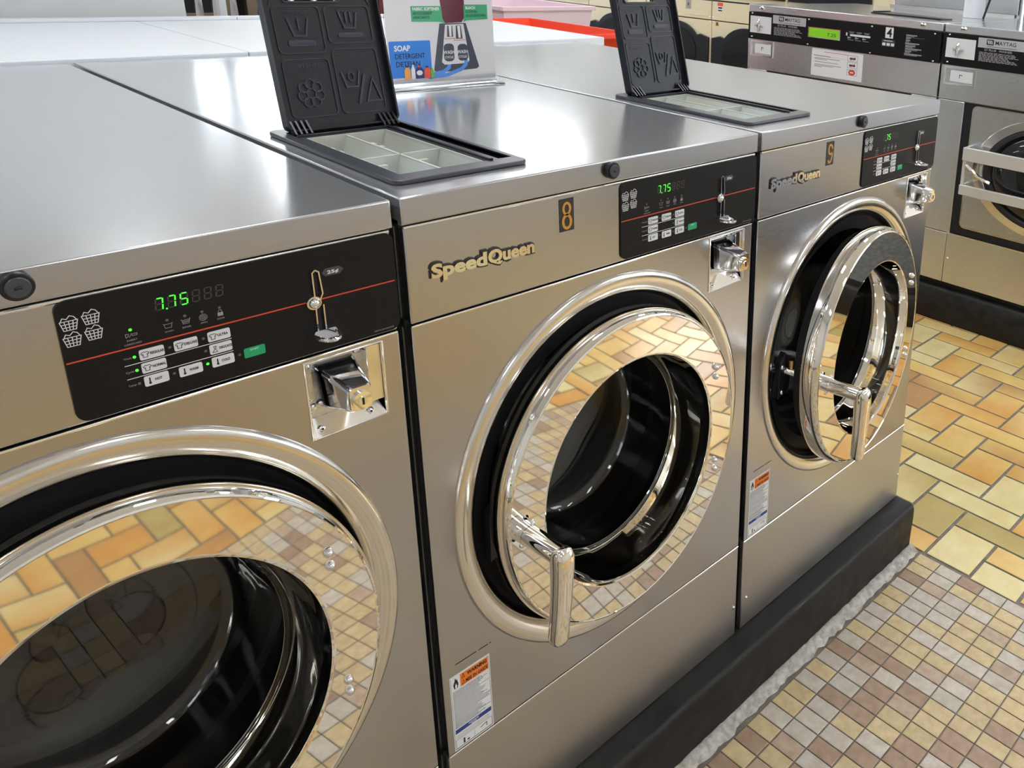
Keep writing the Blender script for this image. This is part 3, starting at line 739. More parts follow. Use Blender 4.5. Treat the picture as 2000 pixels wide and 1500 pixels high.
def badge(par):
    x0, wd, zb, h = .0350, .1640, Z(-.1205), .0192
    mb = MB().use(STBLK)
    vs = [('Speed', x0, wd*.515, 0), ('Queen', x0+wd*.525, wd*.475, .0)]
    def put(m, b, d, gr):
        mb.use(m)
        for t, x, w__, dz in vs:
            v, f, bb = glyphs(t, b); sx = (w__+gr*2)/(bb[1]-bb[0]); sz = (h+gr*1.2)/.72
            k = len(v); V2 = [(x-gr-bb[0]*sx+a*sx, -d, zb+dz+c*sz-gr*.5+(c*0)) for a, c in v]+[(x-gr-bb[0]*sx+a*sx, 0, zb+dz+c*sz-gr*.5) for a, c in v]
            # side walls from boundary edges
            cnt = {}
            for q in f:
                for i in range(len(q)): e_ = (q[i], q[(i+1) % len(q)]); cnt[frozenset(e_)] = None if frozenset(e_) in cnt else e_
            F2 = list(f)+[(e_[1], e_[0], e_[0]+k, e_[1]+k) for e_ in cnt.values() if e_]
            mb.add(V2, F2)
    put(STBLK, .10, .0022, .0016); put(CHROMED, .045, .0040, 0)
    o = mb.build('badge', None, par, smooth=False); o['label'] = 'raised silver and black maker badge'
    return o
def washer(x, digits, theta, number, nx, lean, label):
    w_ = empty('front_loading_washer', (x, 0, ZT-HB)); tag(w_, label, 'washing machine', 'stainless steel washers on the black curb')
    if x < -.1: w_['lit'] = 1
    # body
    b = MB(); b.use(STEELD).box(.0, .004, .02, D_-.01, 0, HB-.02).box(W_-.004, W_, .02, D_-.01, 0, HB-.02).box(0, W_, D_-.014, D_-.01, 0, HB-.02).box(0, W_, .02, D_-.01, 0, .004)
    b.use(DARK).box(.002, .02, .016, .022, 0, HB-.03).box(W_-.02, W_-.002, .016, .022, 0, HB-.03).box(.0, W_, .012, .022, Z(zC)-.006, Z(zC)+.006).box(.0, W_, .012, .022, Z(zD)-.006, Z(zD)+.006).box(0, W_, .006, .022, Z(zB)-.004, Z(zB)+.006)
    b.build('cabinet', None, w_, smooth=False)
    # lid of the machine with a hole for the soap dispenser
    o_ = .0046; h0x, h1x, h0y, h1y = .038, .230, .070, .446
    t = MB(); xs = [0, h0x, h1x, W_]; ys = [-o_, h0y, h1y, D_]
    g = [(a, b_, HB) for b_ in ys for a in xs]; fs = [(j*4+i, j*4+i+1, j*4+i+5, j*4+i+4) for j in range(3) for i in range(3) if not (i == 1 and j == 1)]
    n0 = 16; zb_ = Z(zB)+.001
    g += [(0, -o_, zb_), (W_, -o_, zb_), (W_, D_, zb_), (0, D_, zb_), (0, -o_+.012, zb_), (W_, -o_+.012, zb_)]
    fs += [(0, n0, n0+1, 3, 2, 1), (3, n0+1, n0+2, 15, 11, 7), (15, n0+2, n0+3, 12, 13, 14), (12, n0+3, n0, 0, 4, 8), (n0, n0+4, n0+5, n0+1)]
    t.closed = False; t.add(g, fs); lid = t.build('top_cover', STEELTOP, w_, bevel=.0022, seg=3)
    # front edge band of the cover is the same sheet but brushed sideways
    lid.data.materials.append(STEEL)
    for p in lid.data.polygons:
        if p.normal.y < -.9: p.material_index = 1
    MB().use(BLACKP).disc(.3446, Z(-.0160), .0132, .0140, -.0135, -.0046, 28).use(GREYP).disc(.3446, Z(-.0160), .0098, .0104, -.0165, -.0130, 24).use(BLACKP).rect(.3416, .3476, Z(-.0175), Z(-.0145), -.0180, -.0160).build('cover_lock', None, w_, bevel=.0012, seg=2)
    # fascia, door panel, kick panel
    fa = MB().box(.0030, W_-.0030, .0, .012, Z(zC)+.0016, Z(zB)-.0022).build('fascia_panel', STEEL, w_, bevel=.0026, seg=3)
    MB().tube([(.004, .0010, Z(zB)-.0040), (W_-.004, .0010, Z(zB)-.0040)], .0024, 10).build('fascia_edge', EDGE, w_)
    MB().tube([(.004, .0010, Z(zC)-.0024), (W_-.004, .0010, Z(zC)-.0024)], .0018, 10).build('panel_edge', EDGE, w_)
    MB().tube([(.004, .0010, Z(zD)-.0022), (W_-.004, .0010, Z(zD)-.0022)], .0016, 10).build('kick_edge', EDGE, w_)
    fp = MB().box(.0030, W_-.0030, .0, .013, Z(zD)+.0014, Z(zC)-.0016).build('front_panel', STEEL, w_)
    hole = MB().lathe_solid(RC[0], Z(RC[1]), RB-.010, EB).build('c', DARK); hole.parent = w_
    pocket = MB().box(.5850, .6812, -.05, .05, Z(-.2970), Z(-.1900)).build('c', DARK); pocket.parent = w_
    cut(fp, [hole, pocket]); bv = fp.modifiers.new('bevel', 'BEVEL'); bv.width = .0016; bv.segments = 2; bv.limit_method = 'ANGLE'; bv.angle_limit = 1.2
    fp.data.materials.clear(); fp.data.materials.append(STEEL)
    MB().box(.0030, W_-.0030, .0, .012, .001, Z(zD)-.0022).build('kick_panel', STEELK, w_, bevel=.0020, seg=2)
    for sx in (.020, W_-.012): MB().dome(sx, 0, Z(-1.118), .0042, .0044, .004).build('screw', CHROMED, w_)
    rg = MB(); rg.closed = False
    R = RB; rg.lathe(RC[0], Z(RC[1]), [(R, .0004), (R-.0012, -.0035), (R-.0038, -.0062), (R-.008, -.0074), (R-.016, -.0072), (R-.024, -.0052), (R-.031, -.0012), (R-.036, .0042), (R-.040, .0115), (R-.0425, .022)], EB, 128).build('door_surround', BEZEL, w_, angle=60)
    # dark well, rubber boot, drum
    bt = MB(); bt.closed = False; cx, cz = RC[0]+.004, Z(RC[1])-.006
    bt.use(BLACKR).lathe(cx, cz, [(R-.036, .020), (R-.046, .026), (.245, .030), (.243, .060), (.236, .064), (.234, .095), (.226, .100), (.222, .140), (.212, .146), (.208, .200), (.216, .206), (.222, .240)], 1.11, 96).build('door_gasket', None, w_, angle=50)
    dr = MB(); dr.closed = False
    dr.use(DRUM).lathe(cx, cz, [(.215, .245), (.290, .250), (.300, .270), (.300, .80), (.06, .86), (.001, .86)], 1.11, 72).build('drum', None, w_, angle=40)
    # latch plate at the left of the opening
    lp = MB().use(BLACKP).prism([(.098, Z(-.625)), (.134, Z(-.612)), (.140, Z(-.575)), (.131, Z(-.535)), (.118, Z(-.515)), (.100, Z(-.538))], -.002, .014).build('latch_plate', None, w_, bevel=.001)
    for sx, sz in ((.108, -.5480), (.110, -.6110)): MB().dome(sx, -.002, Z(sz), .0052, .0058, .004).build('screw', CHROMED, lp)
    washer_door(w_, theta)
    control_panel(w_, digits); coin_box(w_); badge(w_); warning_label(w_)
    if number: gold_number(w_, number, nx)
    dispenser(w_, lean)
    return w_
def lathe_solid(s, cx, cz, r, e, n=128): return s.disc(cx, cz, r, r*e, -.05, .05, n)
MB.lathe_solid = lathe_solid
washer(-.72, '775', .030, None, 0, -PI/2+.02, 'nearest stainless steel washer, at the left of the front row, its soap lid shut')
washer(0, '775', .016, '8', .2475, math.radians(12), 'stainless steel washer with the gold number 8, middle of the front row')
washer(.72, ' 75', .118, '9', .2230, math.radians(15), 'stainless steel washer with the gold number 9, at the right end of the front row')

# ---------------------------------------------------------------- instruction sign standing on washer 8
def sign():
    o = empty('instruction_sign', (.385, .780, ZT+.0006)); tag(o, 'upright instruction poster in a clear acrylic stand on top of washer 8', 'sign')
    Wd = .258; H = .330; X = lambda x: x-.385
    MB().rect(0, Wd, .0135, H, -.0015, .0015).build('acrylic_holder', ACR, o, smooth=False) if False else None
    MB().box(.001, Wd-.001, -.0012, .0002, .0135, H-.004).build('poster', POSTER, o, smooth=False)
    p = MB(); y = -.0014
    def t(s, x, z, h, wd, m, b=.03): p.use(m).text(s, X(x), z, h, y, d=.0004, wd=wd, bold=b)
    p.use(PBLUE).rect(X(.389), X(.4830), .0260, .1060, y, y+.0002, .003)
    t('SOAP', .400, .0850, .0115, .036, WHITEP); t('DETERGENT', .401, .0680, .0110, .068, INK, .005); t('DETEJAN', .402, .0510, .0110, .054, INK, .005)
    p.use(LBLUE).ribbon([(X(.474), .0290), (X(.510), .0340), (X(.524), .0430), (X(.527), .0580)], .0085, y-.0003, y)
    p.ribbon([(X(.474), .0240), (X(.520), .0270), (X(.555), .0380), (X(.566), .0480), (X(.568), .0590)], .0085, y-.0006, y)
    p.use(PGREY).prism([(X(.488), .0390), (X(.494), .0330), (X(.594), .0370), (X(.600), .0420), (X(.572), .1420), (X(.508), .1420)], y-.0002, y+.0002)
    p.use(POSTER).prism([(X(.508), .0560), (X(.514), .0500), (X(.570), .0510), (X(.576), .0570), (X(.566), .1400), (X(.521), .1390)], y-.0004, y)
    p.use(PGREY).prism([(X(.524), .1120), (X(.539), .1120), (X(.538), .1370), (X(.526), .1370)], y-.0006, y-.0002); p.prism([(X(.545), .1070), (X(.562), .1070), (X(.559), .1370), (X(.547), .1370)], y-.0006, y-.0002)
    p.use(WHITEP); p.prism([(X(.530), .1130), (X(.535), .1130), (X(.536), .137), (X(.529), .137)], y-.0008, y-.0004); p.prism([(X(.552), .1090), (X(.557), .1090), (X(.557), .136), (X(.550), .136)], y-.0008, y-.0004)
    p.use(REDL).ribbon([(X(.518), .1080), (X(.542), .1085), (X(.542), .1035), (X(.570), .1045)], .0010, y-.0009, y-.0004)
    p.use(PGREY).rect(X(.514), X(.539), .0570, .0970, y-.0006, y-.0002, .009); p.rect(X(.548), X(.573), .0570, .0950, y-.0006, y-.0002, .009)
    p.use(WHITEP); yy = y; 
    for x in (.513, .546): p.text('WASH', X(x), .0740, .0075, y-.0007, d=.0003, wd=.026, bold=.02); p.text('CYCLE', X(x+.003), .0640, .0050, y-.0007, d=.0003, wd=.020, bold=.02)
    p.use(PGREEN).prism([(X(.444), .1470), (X(.508), .1460), (X(.522), .1420), (X(.516), .1520), (X(.514), .1800), (X(.444), .1800)], y-.0005, y)
    p.prism([(X(.568), .1500), (X(.566), .1440), (X(.574), .1480), (X(.628), .1500), (X(.628), .1830), (X(.569), .1830)], y-.0005, y)
    yo = y; 
    for s_, x, z, h, wd, m, b in (('FABRIC SOFTENER', .4475, .1710, .0065, .062, WHITEP, .03), ('ADOUCISSANT', .4475, .1620, .0060, .045, INK, .0), ('AMACIANTE', .4475, .1530, .0060, .038, INK, .0),
                                  ('BLEACH', .5730, .1730, .0060, .024, WHITEP, .03), ('KLOWOKS', .5730, .1645, .0058, .030, INK, 0), ('AGUA SANITARIA', .5730, .1560, .0058, .050, INK, 0)):
        p.use(m).text(s_, X(x), z, h, y-.0006, d=.0004, wd=wd, bold=b)
    p.use(PMAR).prism([(X(.522), .1425), (X(.562), .1440), (X(.570), .1560), (X(.572), .30), (X(.505), .30), (X(.510), .2150), (X(.516), .1520)], y-.0003, y)
    # detergent bottles, plain
    for x, wd, h, m, cap in ((.4190, .013, .030, PORG, PNAVY), (.4340, .009, .031, WHITEP, WHITEP), (.4430, .020, .028, PNAVY, REDL), (.4640, .015, .027, PRED, PNAVY), (.4780, .009, .022, PLEAF, PLEAF)):
        p.use(m).prism([(X(x), .0230), (X(x+wd), .0230), (X(x+wd), .0230+h*.65), (X(x+wd*.72), .0230+h*.88), (X(x+wd*.28), .0230+h*.88), (X(x), .0230+h*.65)], y-.0012, y-.0002)
        p.use(cap).rect(X(x+wd*.3), X(x+wd*.7), .0230+h*.86, .0230+h, y-.0012, y-.0002)
        if m is PNAVY: p.use(WHITEP).disc(X(x+wd/2), .0230+h*.45, wd*.35, h*.2, y-.0014, y-.001, 14)
    p.build('poster_print', None, o, smooth=False)
    mb = MB(); mb.box(-.004, Wd+.006, -.030, .034, .0, .0030).box(-.002, Wd+.004, -.0055, -.0030, .003, .022).box(-.002, Wd+.004, .0030, .0055, .003, .022)
    b = mb.build('acrylic_base', ACR, o, bevel=.0006, seg=1)
    MB().box(0, Wd, .0006, .0022, .0135, H).build('acrylic_sheet', ACR, o, smooth=False)
sign()

# ---------------------------------------------------------------- white counter behind the washers and things beyond
def counter():
    o = empty('folding_counter', (0, 1.506, 0)); tag(o, 'long white laminate counter behind the front washers', 'counter')
    zt = ZT+.008; y1 = .985
    MB().box(-3.0, .3690, 0, y1, zt-.030, zt).build('worktop', WHITE, o, bevel=.002)
    MB().box(.3712, 1.565, 0, y1, zt-.030, zt).build('worktop', WHITE, o, bevel=.002)
    MB().box(-3.0, .665, y1-.06, y1, zt, zt+.010).box(.667, 1.565, y1-.06, y1, zt, zt+.010).build('back_lip', WHITE, o, bevel=.002)
    MB().box(-2.98, 1.50, .03, y1-.03, 0, zt-.030).build('cabinet', WHITE, o, smooth=False)
counter()
o = MB().box(-2.9, .5690, 2.62, 2.70, 0, ZT+.75).build('partition_panel', PANEL, bevel=.003); tag(o, 'tall pale grey-white panel standing behind the counter at the far left', 'panel')
# bronze glazed cabinet line seen past the panel
def glazed_cabinet(x0, x1, y, label):
    o = empty('glazed_cabinet', (x0, y, 0)); tag(o, label, 'cabinet', 'bronze cabinets behind the counter')
    W = x1-x0; H = 1.66
    MB().box(0, W, .02, .5, 0, H).build('body', STBLK, o, smooth=False)
    f = MB(); f.box(0, .045, -.02, .02, 0, H).box(W-.045, W, -.02, .02, 0, H)
    for z in (.0, .55, 1.05, 1.262, 1.60): f.box(.045, W-.045, -.02, .02, z, z+.05)
    f.build('frame', BRONZE, o, bevel=.004)
    MB().box(.05, W-.05, -.004, .004, .05, H-.06).build('pane', mat('dark_glass', (.01, .012, .014), .04), o, smooth=False)
    for k in range(5): MB().tube([(.09+k*W/5.5, -.008, 1.30), (.09+k*W/5.5, -.012, 1.45)], [.02, .012], 10).build('knob', CHROMED, o)
glazed_cabinet(.62, .99, 3.4, 'bronze framed cabinet with dark glass, directly right of the pale panel')
glazed_cabinet(1.05, 1.62, 3.45, 'bronze framed cabinet with dark glass, just left of the raised lid of washer 8')
o = MB().box(.800, .826, 3.0, 3.04, 0, 2.3).build('white_post', WHITE, bevel=.002); tag(o, 'slim white post between the two bronze cabinets', 'post')
def laundry_cart(name, x, y, w, d, z0, z1, m, label, cat):
    o = empty(name, (x, y, 0)); tag(o, label, cat)
    t = .006; q = MB(); e = .05
    for (ax, ay, bx, by) in ((0, 0, w, 0), (w, 0, w, d), (w, d, 0, d), (0, d, 0, 0)):
        cx, cy = w/2, d/2
        s = lambda a, c, k: c+(a-c)*k
        q.add([(s(ax, cx, .82), s(ay, cy, .82), z0), (s(bx, cx, .82), s(by, cy, .82), z0), (bx, by, z1), (ax, ay, z1),
               (s(ax, cx, .80), s(ay, cy, .80), z0), (s(bx, cx, .80), s(by, cy, .80), z0), (s(bx, cx, .98), s(by, cy, .98), z1), (s(ax, cx, .98), s(ay, cy, .98), z1)],
              [(0, 1, 2, 3), (7, 6, 5, 4), (3, 2, 6, 7), (0, 4, 5, 1)])
    q.box(w*.09, w*.91, d*.09, d*.91, z0-.006, z0)
    q.build('tub', m, o, smooth=False)
    q = MB()
    q.box(-.012, w+.012, -.012, .0, z1-.018, z1+.004).box(-.012, w+.012, d, d+.012, z1-.018, z1+.004).box(-.012, 0, 0, d, z1-.018, z1+.004).box(w, w+.012, 0, d, z1-.018, z1+.004)
    q.build('rim', m, o, bevel=.003)
    for a in (.15, .85):
        for b in (.15, .85): MB().use(CHROMED).tube([(w*a, d*b, z0), (w*a, d*b, .05)], .011, 10).use(BLACKR).tube([(w*a-.012, d*b, .03), (w*a+.012, d*b, .03)], .03, 16).build('leg', None, o)
    return o
laundry_cart('laundry_cart', 1.60, 1.80, .36, .75, 1.26, ZT-.018, RED, 'bright red plastic laundry cart beyond the white counter', 'cart')
laundry_cart('laundry_tub', 1.95, 2.75, .55, .75, .90, ZT+.02, PINK, 'pale pink plastic tub behind the red laundry cart', 'tub')
laundry_cart('maroon_cart', 1.72, 3.55, .5, .5, .85, ZT+.06, DRED, 'dark red cart glimpsed between the raised lid and the poster', 'cart')

# ---------------------------------------------------------------- front-loading washers of the side row (face -x)
XM = 3.0025
def zmm(z): return z+ZT
def side_washer(y_left, label, lcd, num, paper_gap=True):
    """local x to the right (towards -y), local y into the machine, z up from the floor"""
    o = empty('side_washer', (XM, y_left, 0), -PI/2); tag(o, label, 'washing machine', 'steel washers of the side row')
    W = 1.190; L = lambda y: 2.052-y            # photo y of the first machine -> local x
    zt = zmm(.088); Zm = zmm
    b = MB().use(STEELD)
    b.box(0, W, .02, 1.0, Zm(-1.143), zt-.03)
    b.build('cabinet', None, o, smooth=False)
    tcv = MB().use(STEELTOP).box(0, W, -.004, 1.02, Zm(.050), zt).build('top_cover', None, o, bevel=.003); tcv.data.materials.append(STEELD)
    for q_ in tcv.data.polygons:
        if q_.normal.y < -.9: q_.material_index = 1
    MB().box(.0, W, .0, .02, Zm(-.252), Zm(-.094)).build('upper_panel', STEELD, o, bevel=.002)
    for sx, in ((L(1.9567),), (L(.968),)): 
        if sx < W: MB().use(CHROMED).dome(sx, -.004, Zm(.070), .018, .012, .006).use(DARK).rect(sx-.008, sx+.008, Zm(.068), Zm(.072), -.0106, -.009).build('cover_screw', None, o)
    p = MB().rect(.003, W-.003, Zm(-.094), Zm(.048), -.006, .0).build('control_panel', OVERLAY, o, smooth=False)
    y = -.0065
    q = MB().use(KEY).rect(L(2.0358), L(1.888), Zm(-.060), Zm(.028), y-.001, y)
    q.use(CHROMED).tube([(L(1.975), y-.002, Zm(.018)), (L(1.972), y-.006, Zm(-.012)), (L(1.974), y-.010, Zm(-.050))], [.004, .010, .006], 10)
    q.tube([(L(1.998), y-.004, Zm(-.020)), (L(1.945), y-.008, Zm(-.022))], .005, 8); q.build('coin_slot', None, p)
    q = MB().use(KEY2).rect(L(1.8774), L(1.6556), Zm(.0), Zm(.043), y-.0012, y)
    q.use(STBLK).rect(L(1.836), L(1.802), Zm(.014), Zm(.038), y-.002, y, .003)
    for k in range(3): q.use(WHITEP).prism([(L(1.832)+k*.0085, Zm(.034)), (L(1.828)+k*.0085, Zm(.019)), (L(1.824)+k*.0085, Zm(.019)), (L(1.828)+k*.0085, Zm(.034))], y-.0025, y-.002)
    q.use(STBLK).text('MAYTAG', L(1.794), Zm(.0175), .0170, y-.0013, wd=.098, bold=.01)
    q.use(TINY).rect(L(1.835), L(1.69), Zm(.006), Zm(.0085), y-.0016, y); q.build('badge', None, p, smooth=False)
    q = MB().use(CHROMED).rect(L(1.6400), L(1.4350), Zm(-.0480), Zm(.0045), y-.001, y); q.use(LCD).rect(L(1.6330), L(1.4430), Zm(-.0440), Zm(.0005), y-.002, y)
    q.use(mat('lcd_ink', srgb(40, 85, 20), .5)).text(lcd, L(1.515), Zm(-.0340), .0170, y-.0021, wd=.055, bold=.01); q.build('display', None, p, smooth=False)
    # printed instructions as fine lines of type
    q = MB().use(GREYPR); rnd = random.Random(5)
    q.text('27 PLUS', L(1.845), Zm(-.0125), .0085, y, wd=.058, bold=.03); q.text('WASHER', L(1.775), Zm(-.0125), .0085, y, wd=.065, bold=.03)
    for k in range(9):
        a = L(1.868); e_ = L(1.868)+rnd.uniform(.12, .19)
        while a < e_: l = rnd.uniform(.008, .022); q.rect(a, a+l, Zm(-.0215-.0048*k), Zm(-.0190-.0048*k), y-.0004, y); a += l+.004
    for k, (a0, wd) in enumerate(((1.053, .10), (1.053, .045), (1.053, .04), (1.055, .13), (1.053, .09), (1.053, .15), (1.053, .06), (1.056, .16))):
        z = .020-.0125*k; q.rect(L(a0), L(a0)+wd*.6, Zm(z-.005), Zm(z), y-.0004, y); q.rect(L(a0), L(a0)+wd*.45, Zm(z-.0095), Zm(z-.0068), y-.0004, y)
    q.rect(L(1.04), L(.95), Zm(.0068), Zm(.0075), y-.0004, y)
    for k in range(3):
        a = L(1.383)+.045*k; q.rect(a, a+.033, Zm(.0005), Zm(.0030), y-.0004, y); q.rect(a+.004, a+.028, Zm(-.0045), Zm(-.0025), y-.0004, y)
        q.prism([(a-.006, Zm(-.0325)), (a+.018, Zm(-.0270)), (a-.006, Zm(-.0210))], y-.001, y); q.rect(a-.004, a+.03, Zm(-.0385), Zm(-.0360), y-.0004, y)
    q.use(KEY).rect(L(1.375), L(1.255), Zm(-.0185), Zm(-.0090), y-.001, y); q.use(KEY).rect(L(1.400), L(1.392), Zm(-.018), Zm(-.003), y-.001, y)
    q.build('printed_legend', None, p, smooth=False)
    q = MB().use(GREYP).rect(L(1.1865), L(1.1127), Zm(-.0475), Zm(-.0145), y-.001, y)
    q.use(KEY); 
    for k in range(3): q.rect(L(1.181)+.0245*k, L(1.181)+.0245*k+.0175, Zm(-.0435), Zm(-.0300), y-.003, y-.001, .003)
    q.rect(L(1.175), L(1.125), Zm(-.022), Zm(-.0185), y-.0015, y); q.build('keypad', None, p, smooth=False)
    if num:
        q = MB().use(WHITEP).rect(L(1.1690), L(1.1245), Zm(-.0075), Zm(.0435), y-.0012, y); q.use(INK).text(num, L(1.1468), Zm(-.0015), .040, y-.0013, wd=.030, bold=.02, align='C')
        q.build('number_sticker', None, p, smooth=False)['label'] = 'white sticker with a black number %s' % num
    for a, z in ((2.0235, .041), (1.6373, .040), (1.2493, .039), (.900, .037), (2.0217, -.082), (1.6367, -.085), (1.25, -.088), (.8972, -.088)):
        if 0 < L(a) < W: MB().dome(L(a), y, Zm(z), .006, .0045, .003, 10, 3).build('panel_screw', CHROMED, p)
    # coin tray recess
    fr = MB().use(STEELD); a0, a1, z0, z1 = L(2.0285), L(1.877), Zm(-.180), Zm(-.105)
    fr.use(EDGE).ribbon([(a0, z0), (a1, z0), (a1, z1), (a0, z1)], .008, -.006, .002, True); fr.use(STEELD).box(a0, a1, -.001, .001, z0, z1)
    fr.use(KEY).rect(a0+.028, a1-.010, z0+.012, z1-.012, -.003, -.001); fr.use(INK).ribbon([((a0+a1)/2, (z0+z1)/2-.008), ((a0+a1)/2, (z0+z1)/2+.008), ((a0+a1)/2+.014, (z0+z1)/2+.005)], .003, -.0035, -.003)
    fr.build('coin_drawer', None, o)
    # door: dark surround, steel pan, flange, bars, glass
    ztop, zbot = Zm(-.2570), Zm(-.8885)
    yl, yr = .137, W-.137                       # dark surround left/right
    MB().box(0, yl, .0, .02, Zm(-.8885)+.0, Zm(-.2555)).build('side_panel', STEELD, o, bevel=.002); MB().box(yr, W, .0, .02, Zm(-.8885), Zm(-.2555)).build('side_panel', STEELD, o, bevel=.002)
    MB().box(yl, yr, .010, .0199, zbot, ztop).build('door_surround', BLACKP, o, smooth=False)
    MB().box(yl-.012, yr+.012, .0, .02, Zm(-1.143), Zm(-.8925)).build('kick_panel', STEELD, o, bevel=.002); MB().box(0, yl-.014, .0, .02, Zm(-1.143), Zm(-.8925)).build('kick_panel', STEELD, o, bevel=.002); MB().box(yr+.014, W, .0, .02, Zm(-1.143), Zm(-.8925)).build('kick_panel', STEELD, o, bevel=.002)
    MB().dome(yl+.006, 0, Zm(-1.018), .008, .006, .004).build('screw', CHROMED, o)
    MB().ribbon([(yl-.012, Zm(-.8905)), (yr+.012, Zm(-.8905))], .006, -.004, .004).build('kick_edge', EDGE, o)
    dl, dr, dz0, dz1 = yl+.052, yr-.052, Zm(-.842), Zm(-.272)
    d = MB().use(STEELD).rect(dl, dr, dz0, dz1, .001, .012, .018, 5).build('door', None, o)
    cx, cz = W/2, Zm(-.547)
    c = MB().disc(cx, cz, .30, .218, -.1, .1, 64).build('c', DARK); c.parent = o; cut(d, [c]); d.data.materials.clear(); d.data.materials.append(STEELD)
    MB().use(EDGE).ribbon(rrect(dl, dr, dz0, dz1, .018, 5), .016, .002, .014, True).build('door_rim', None, d)
    k = .72; m = MB(); m.closed = False
    m.lathe(cx, cz, [(.385, .012), (.384, .004), (.378, .000), (.330, -.004), (.322, .002)], k, 72).build('door_flange', BEZEL, d)
    m = MB(); m.closed = False
    m.lathe(cx, cz, [(.324, .000), (.318, -.010), (.300, -.012), (.285, .002), (.280, .02)], k, 72).build('door_gasket', BLACKR, d)
    m = MB(); m.closed = False
    m.lathe(cx, cz, [(.284, .0), (.27, -.012), (.20, -.030), (.10, -.040), (.001, -.043)], k, 64).build('door_glass', mat('dark_door_glass', (.012, .016, .018), .05), d)
    bx = W/2-.39
    for z0, z1 in ((-.506, -.446), (-.668, -.622)):
        MB().box(bx-.01, W-bx, -.075, -.058, Zm(z0), Zm(z1)).box(bx-.01, bx+.002, -.058, .012, Zm(z0), Zm(z1)).box(W-bx-.01, W-bx, -.058, .012, Zm(z0), Zm(z1)).build('crossbar', BAR, d, bevel=.002)
    MB().box(bx-.012, bx+.004, -.062, -.050, Zm(-.66), Zm(-.45)).build('hinge_strap', BAR, d, bevel=.002)
    MB().use(CHROMED).tube([(bx+.01, -.060, Zm(-.535)), (bx+.05, -.085, Zm(-.545)), (bx+.09, -.090, Zm(-.566)), (bx+.15, -.088, Zm(-.580))], [.014, .013, .012, .014], 8, .7).build('latch_handle', None, d, bevel=0)
    return o
s4 = side_washer(2.052, 'steel side-row washer with a green display and a white number 4 sticker', '7.25', '4')
s5 = side_washer(.852, 'steel side-row washer with crossbars over its door, at the right edge of the photo', '7.25', None)
# steel notice on washer 4
q = MB().use(LABEL); L4 = lambda y: 2.052-y
q.box(L4(1.6098), L4(1.2905), -.0022, -.0002, ZT-.238, ZT-.1)
y = -.0024
q.use(REDL).rect(L4(1.53), L4(1.385), ZT-.1150, ZT-.1125, y, y+.0004); q.rect(L4(1.595), L4(1.565), ZT-.136, ZT-.133, y, y+.0004); q.rect(L4(1.56), L4(1.40), ZT-.137, ZT-.1362, y, y+.0004)
q.use(TINY)
for z, wd in ((-.134, .10), (-.146, .16), (-.152, .08), (-.165, .15), (-.178, .17), (-.184, .12), (-.190, .05)): q.rect(L4(1.59), L4(1.59)+wd, ZT+z-.0022, ZT+z, y, y+.0004)
for k, z in enumerate((-.128, -.162, -.198)):
    cx = L4(1.352)
    q.use(TINY).ribbon([(cx-.03, ZT+z-.014), (cx+.03, ZT+z-.014), (cx+.03, ZT+z+.014), (cx-.03, ZT+z+.014)], .0015, y, y+.0004, True)
    if k == 2: q.use(REDL).disc(cx, ZT+z, .022, .015, y-.0003, y, 8); q.use(WHITEP).rect(cx-.010, cx+.010, ZT+z-.003, ZT+z+.003, y-.0006, y)
    else: q.use(GREYP).rect(cx-.018, cx+.018, ZT+z-.006, ZT+z+.004, y-.0002, y); q.use(REDL).ribbon([(cx-.012, ZT+z-.010), (cx+.016, ZT+z+.008)], .003, y-.0004, y)
nt = q.build('paper_notice', None, smooth=False); nt.location = (XM, 2.052, 0); nt.rotation_euler = (0, 0, -PI/2)
tag(nt, 'white paper notice with red marks taped below the display of the side washer number 4', 'notice')
# curb of the side row
mb = MB(); vs = []; fs = []; n = 40
for i in range(n+1):
    yy = -3.2+5.35*i/n; j1, j2 = random.uniform(-.002, .002), random.uniform(-.002, .002)
    vs += [(XM+.005, yy, 0), (XM-.004+j1, yy, .06), (XM-.004+j2, yy, .165), (XM+.012, yy, .178+j1*.4), (XM+.035, yy, .182), (XM+.04, yy, .2145), (XM+1.05, yy, .2145), (XM+1.05, yy, 0)]
for i in range(n):
    for j in range(8): a, b = i*8+j, i*8+(j+1) % 8; fs.append((a, a+8, b+8, b))
fs.append(tuple(range(8))); fs.append(tuple(range(n*8+7, n*8-1, -1)))
o = mb.add(vs, fs).build('curb', CURB, angle=60); tag(o, 'worn black curb under the steel side-row washers on the right', 'curb')
# things on top of the side row
o = empty('soap_hatch', (XM+.20, 1.40, ZT+.088)); tag(o, 'thin black open hatch plate lying on the top of side washer number 4', 'hatch')
MB().slab([(0, 0), (.18, .0), (.06, -.44), (-.02, -.42)], .001, .007).build('plate', BLACKP, o, bevel=.001); MB().box(.02, .16, -.02, .0, .007, .012).build('hinge', BLACKP, o, smooth=False)
def backsplash(y0, y1, label):
    o = empty('steel_backsplash', (XM+1.03, y0, .0)); tag(o, label, 'panel', 'steel boxes behind the side row')
    MB().box(0.03, .35, 0, y1-y0, .22, ZT+.42).build('body', STEELTOP, o, bevel=.004)
    MB().box(-.012, .0, 0, y1-y0, ZT+.088, ZT+.102).build('base_strip', EDGE, o, smooth=False)
backsplash(.98, 1.80, 'tall grey steel housing behind the top of side washer number 4'); backsplash(-.3, .96, 'tall pale steel housing behind the side washer at the right edge')
o = MB(); o.tube([(0, 0, 0), (0, 0, .42)], .056, 28).use if False else None
o = MB().tube([(XM+.62, 1.03, ZT+.089), (XM+.62, 1.03, ZT+.50)], [.055, .050], 28).build('paper_roll', WHITE); tag(o, 'upright white roll standing on the side-row tops', 'roll')
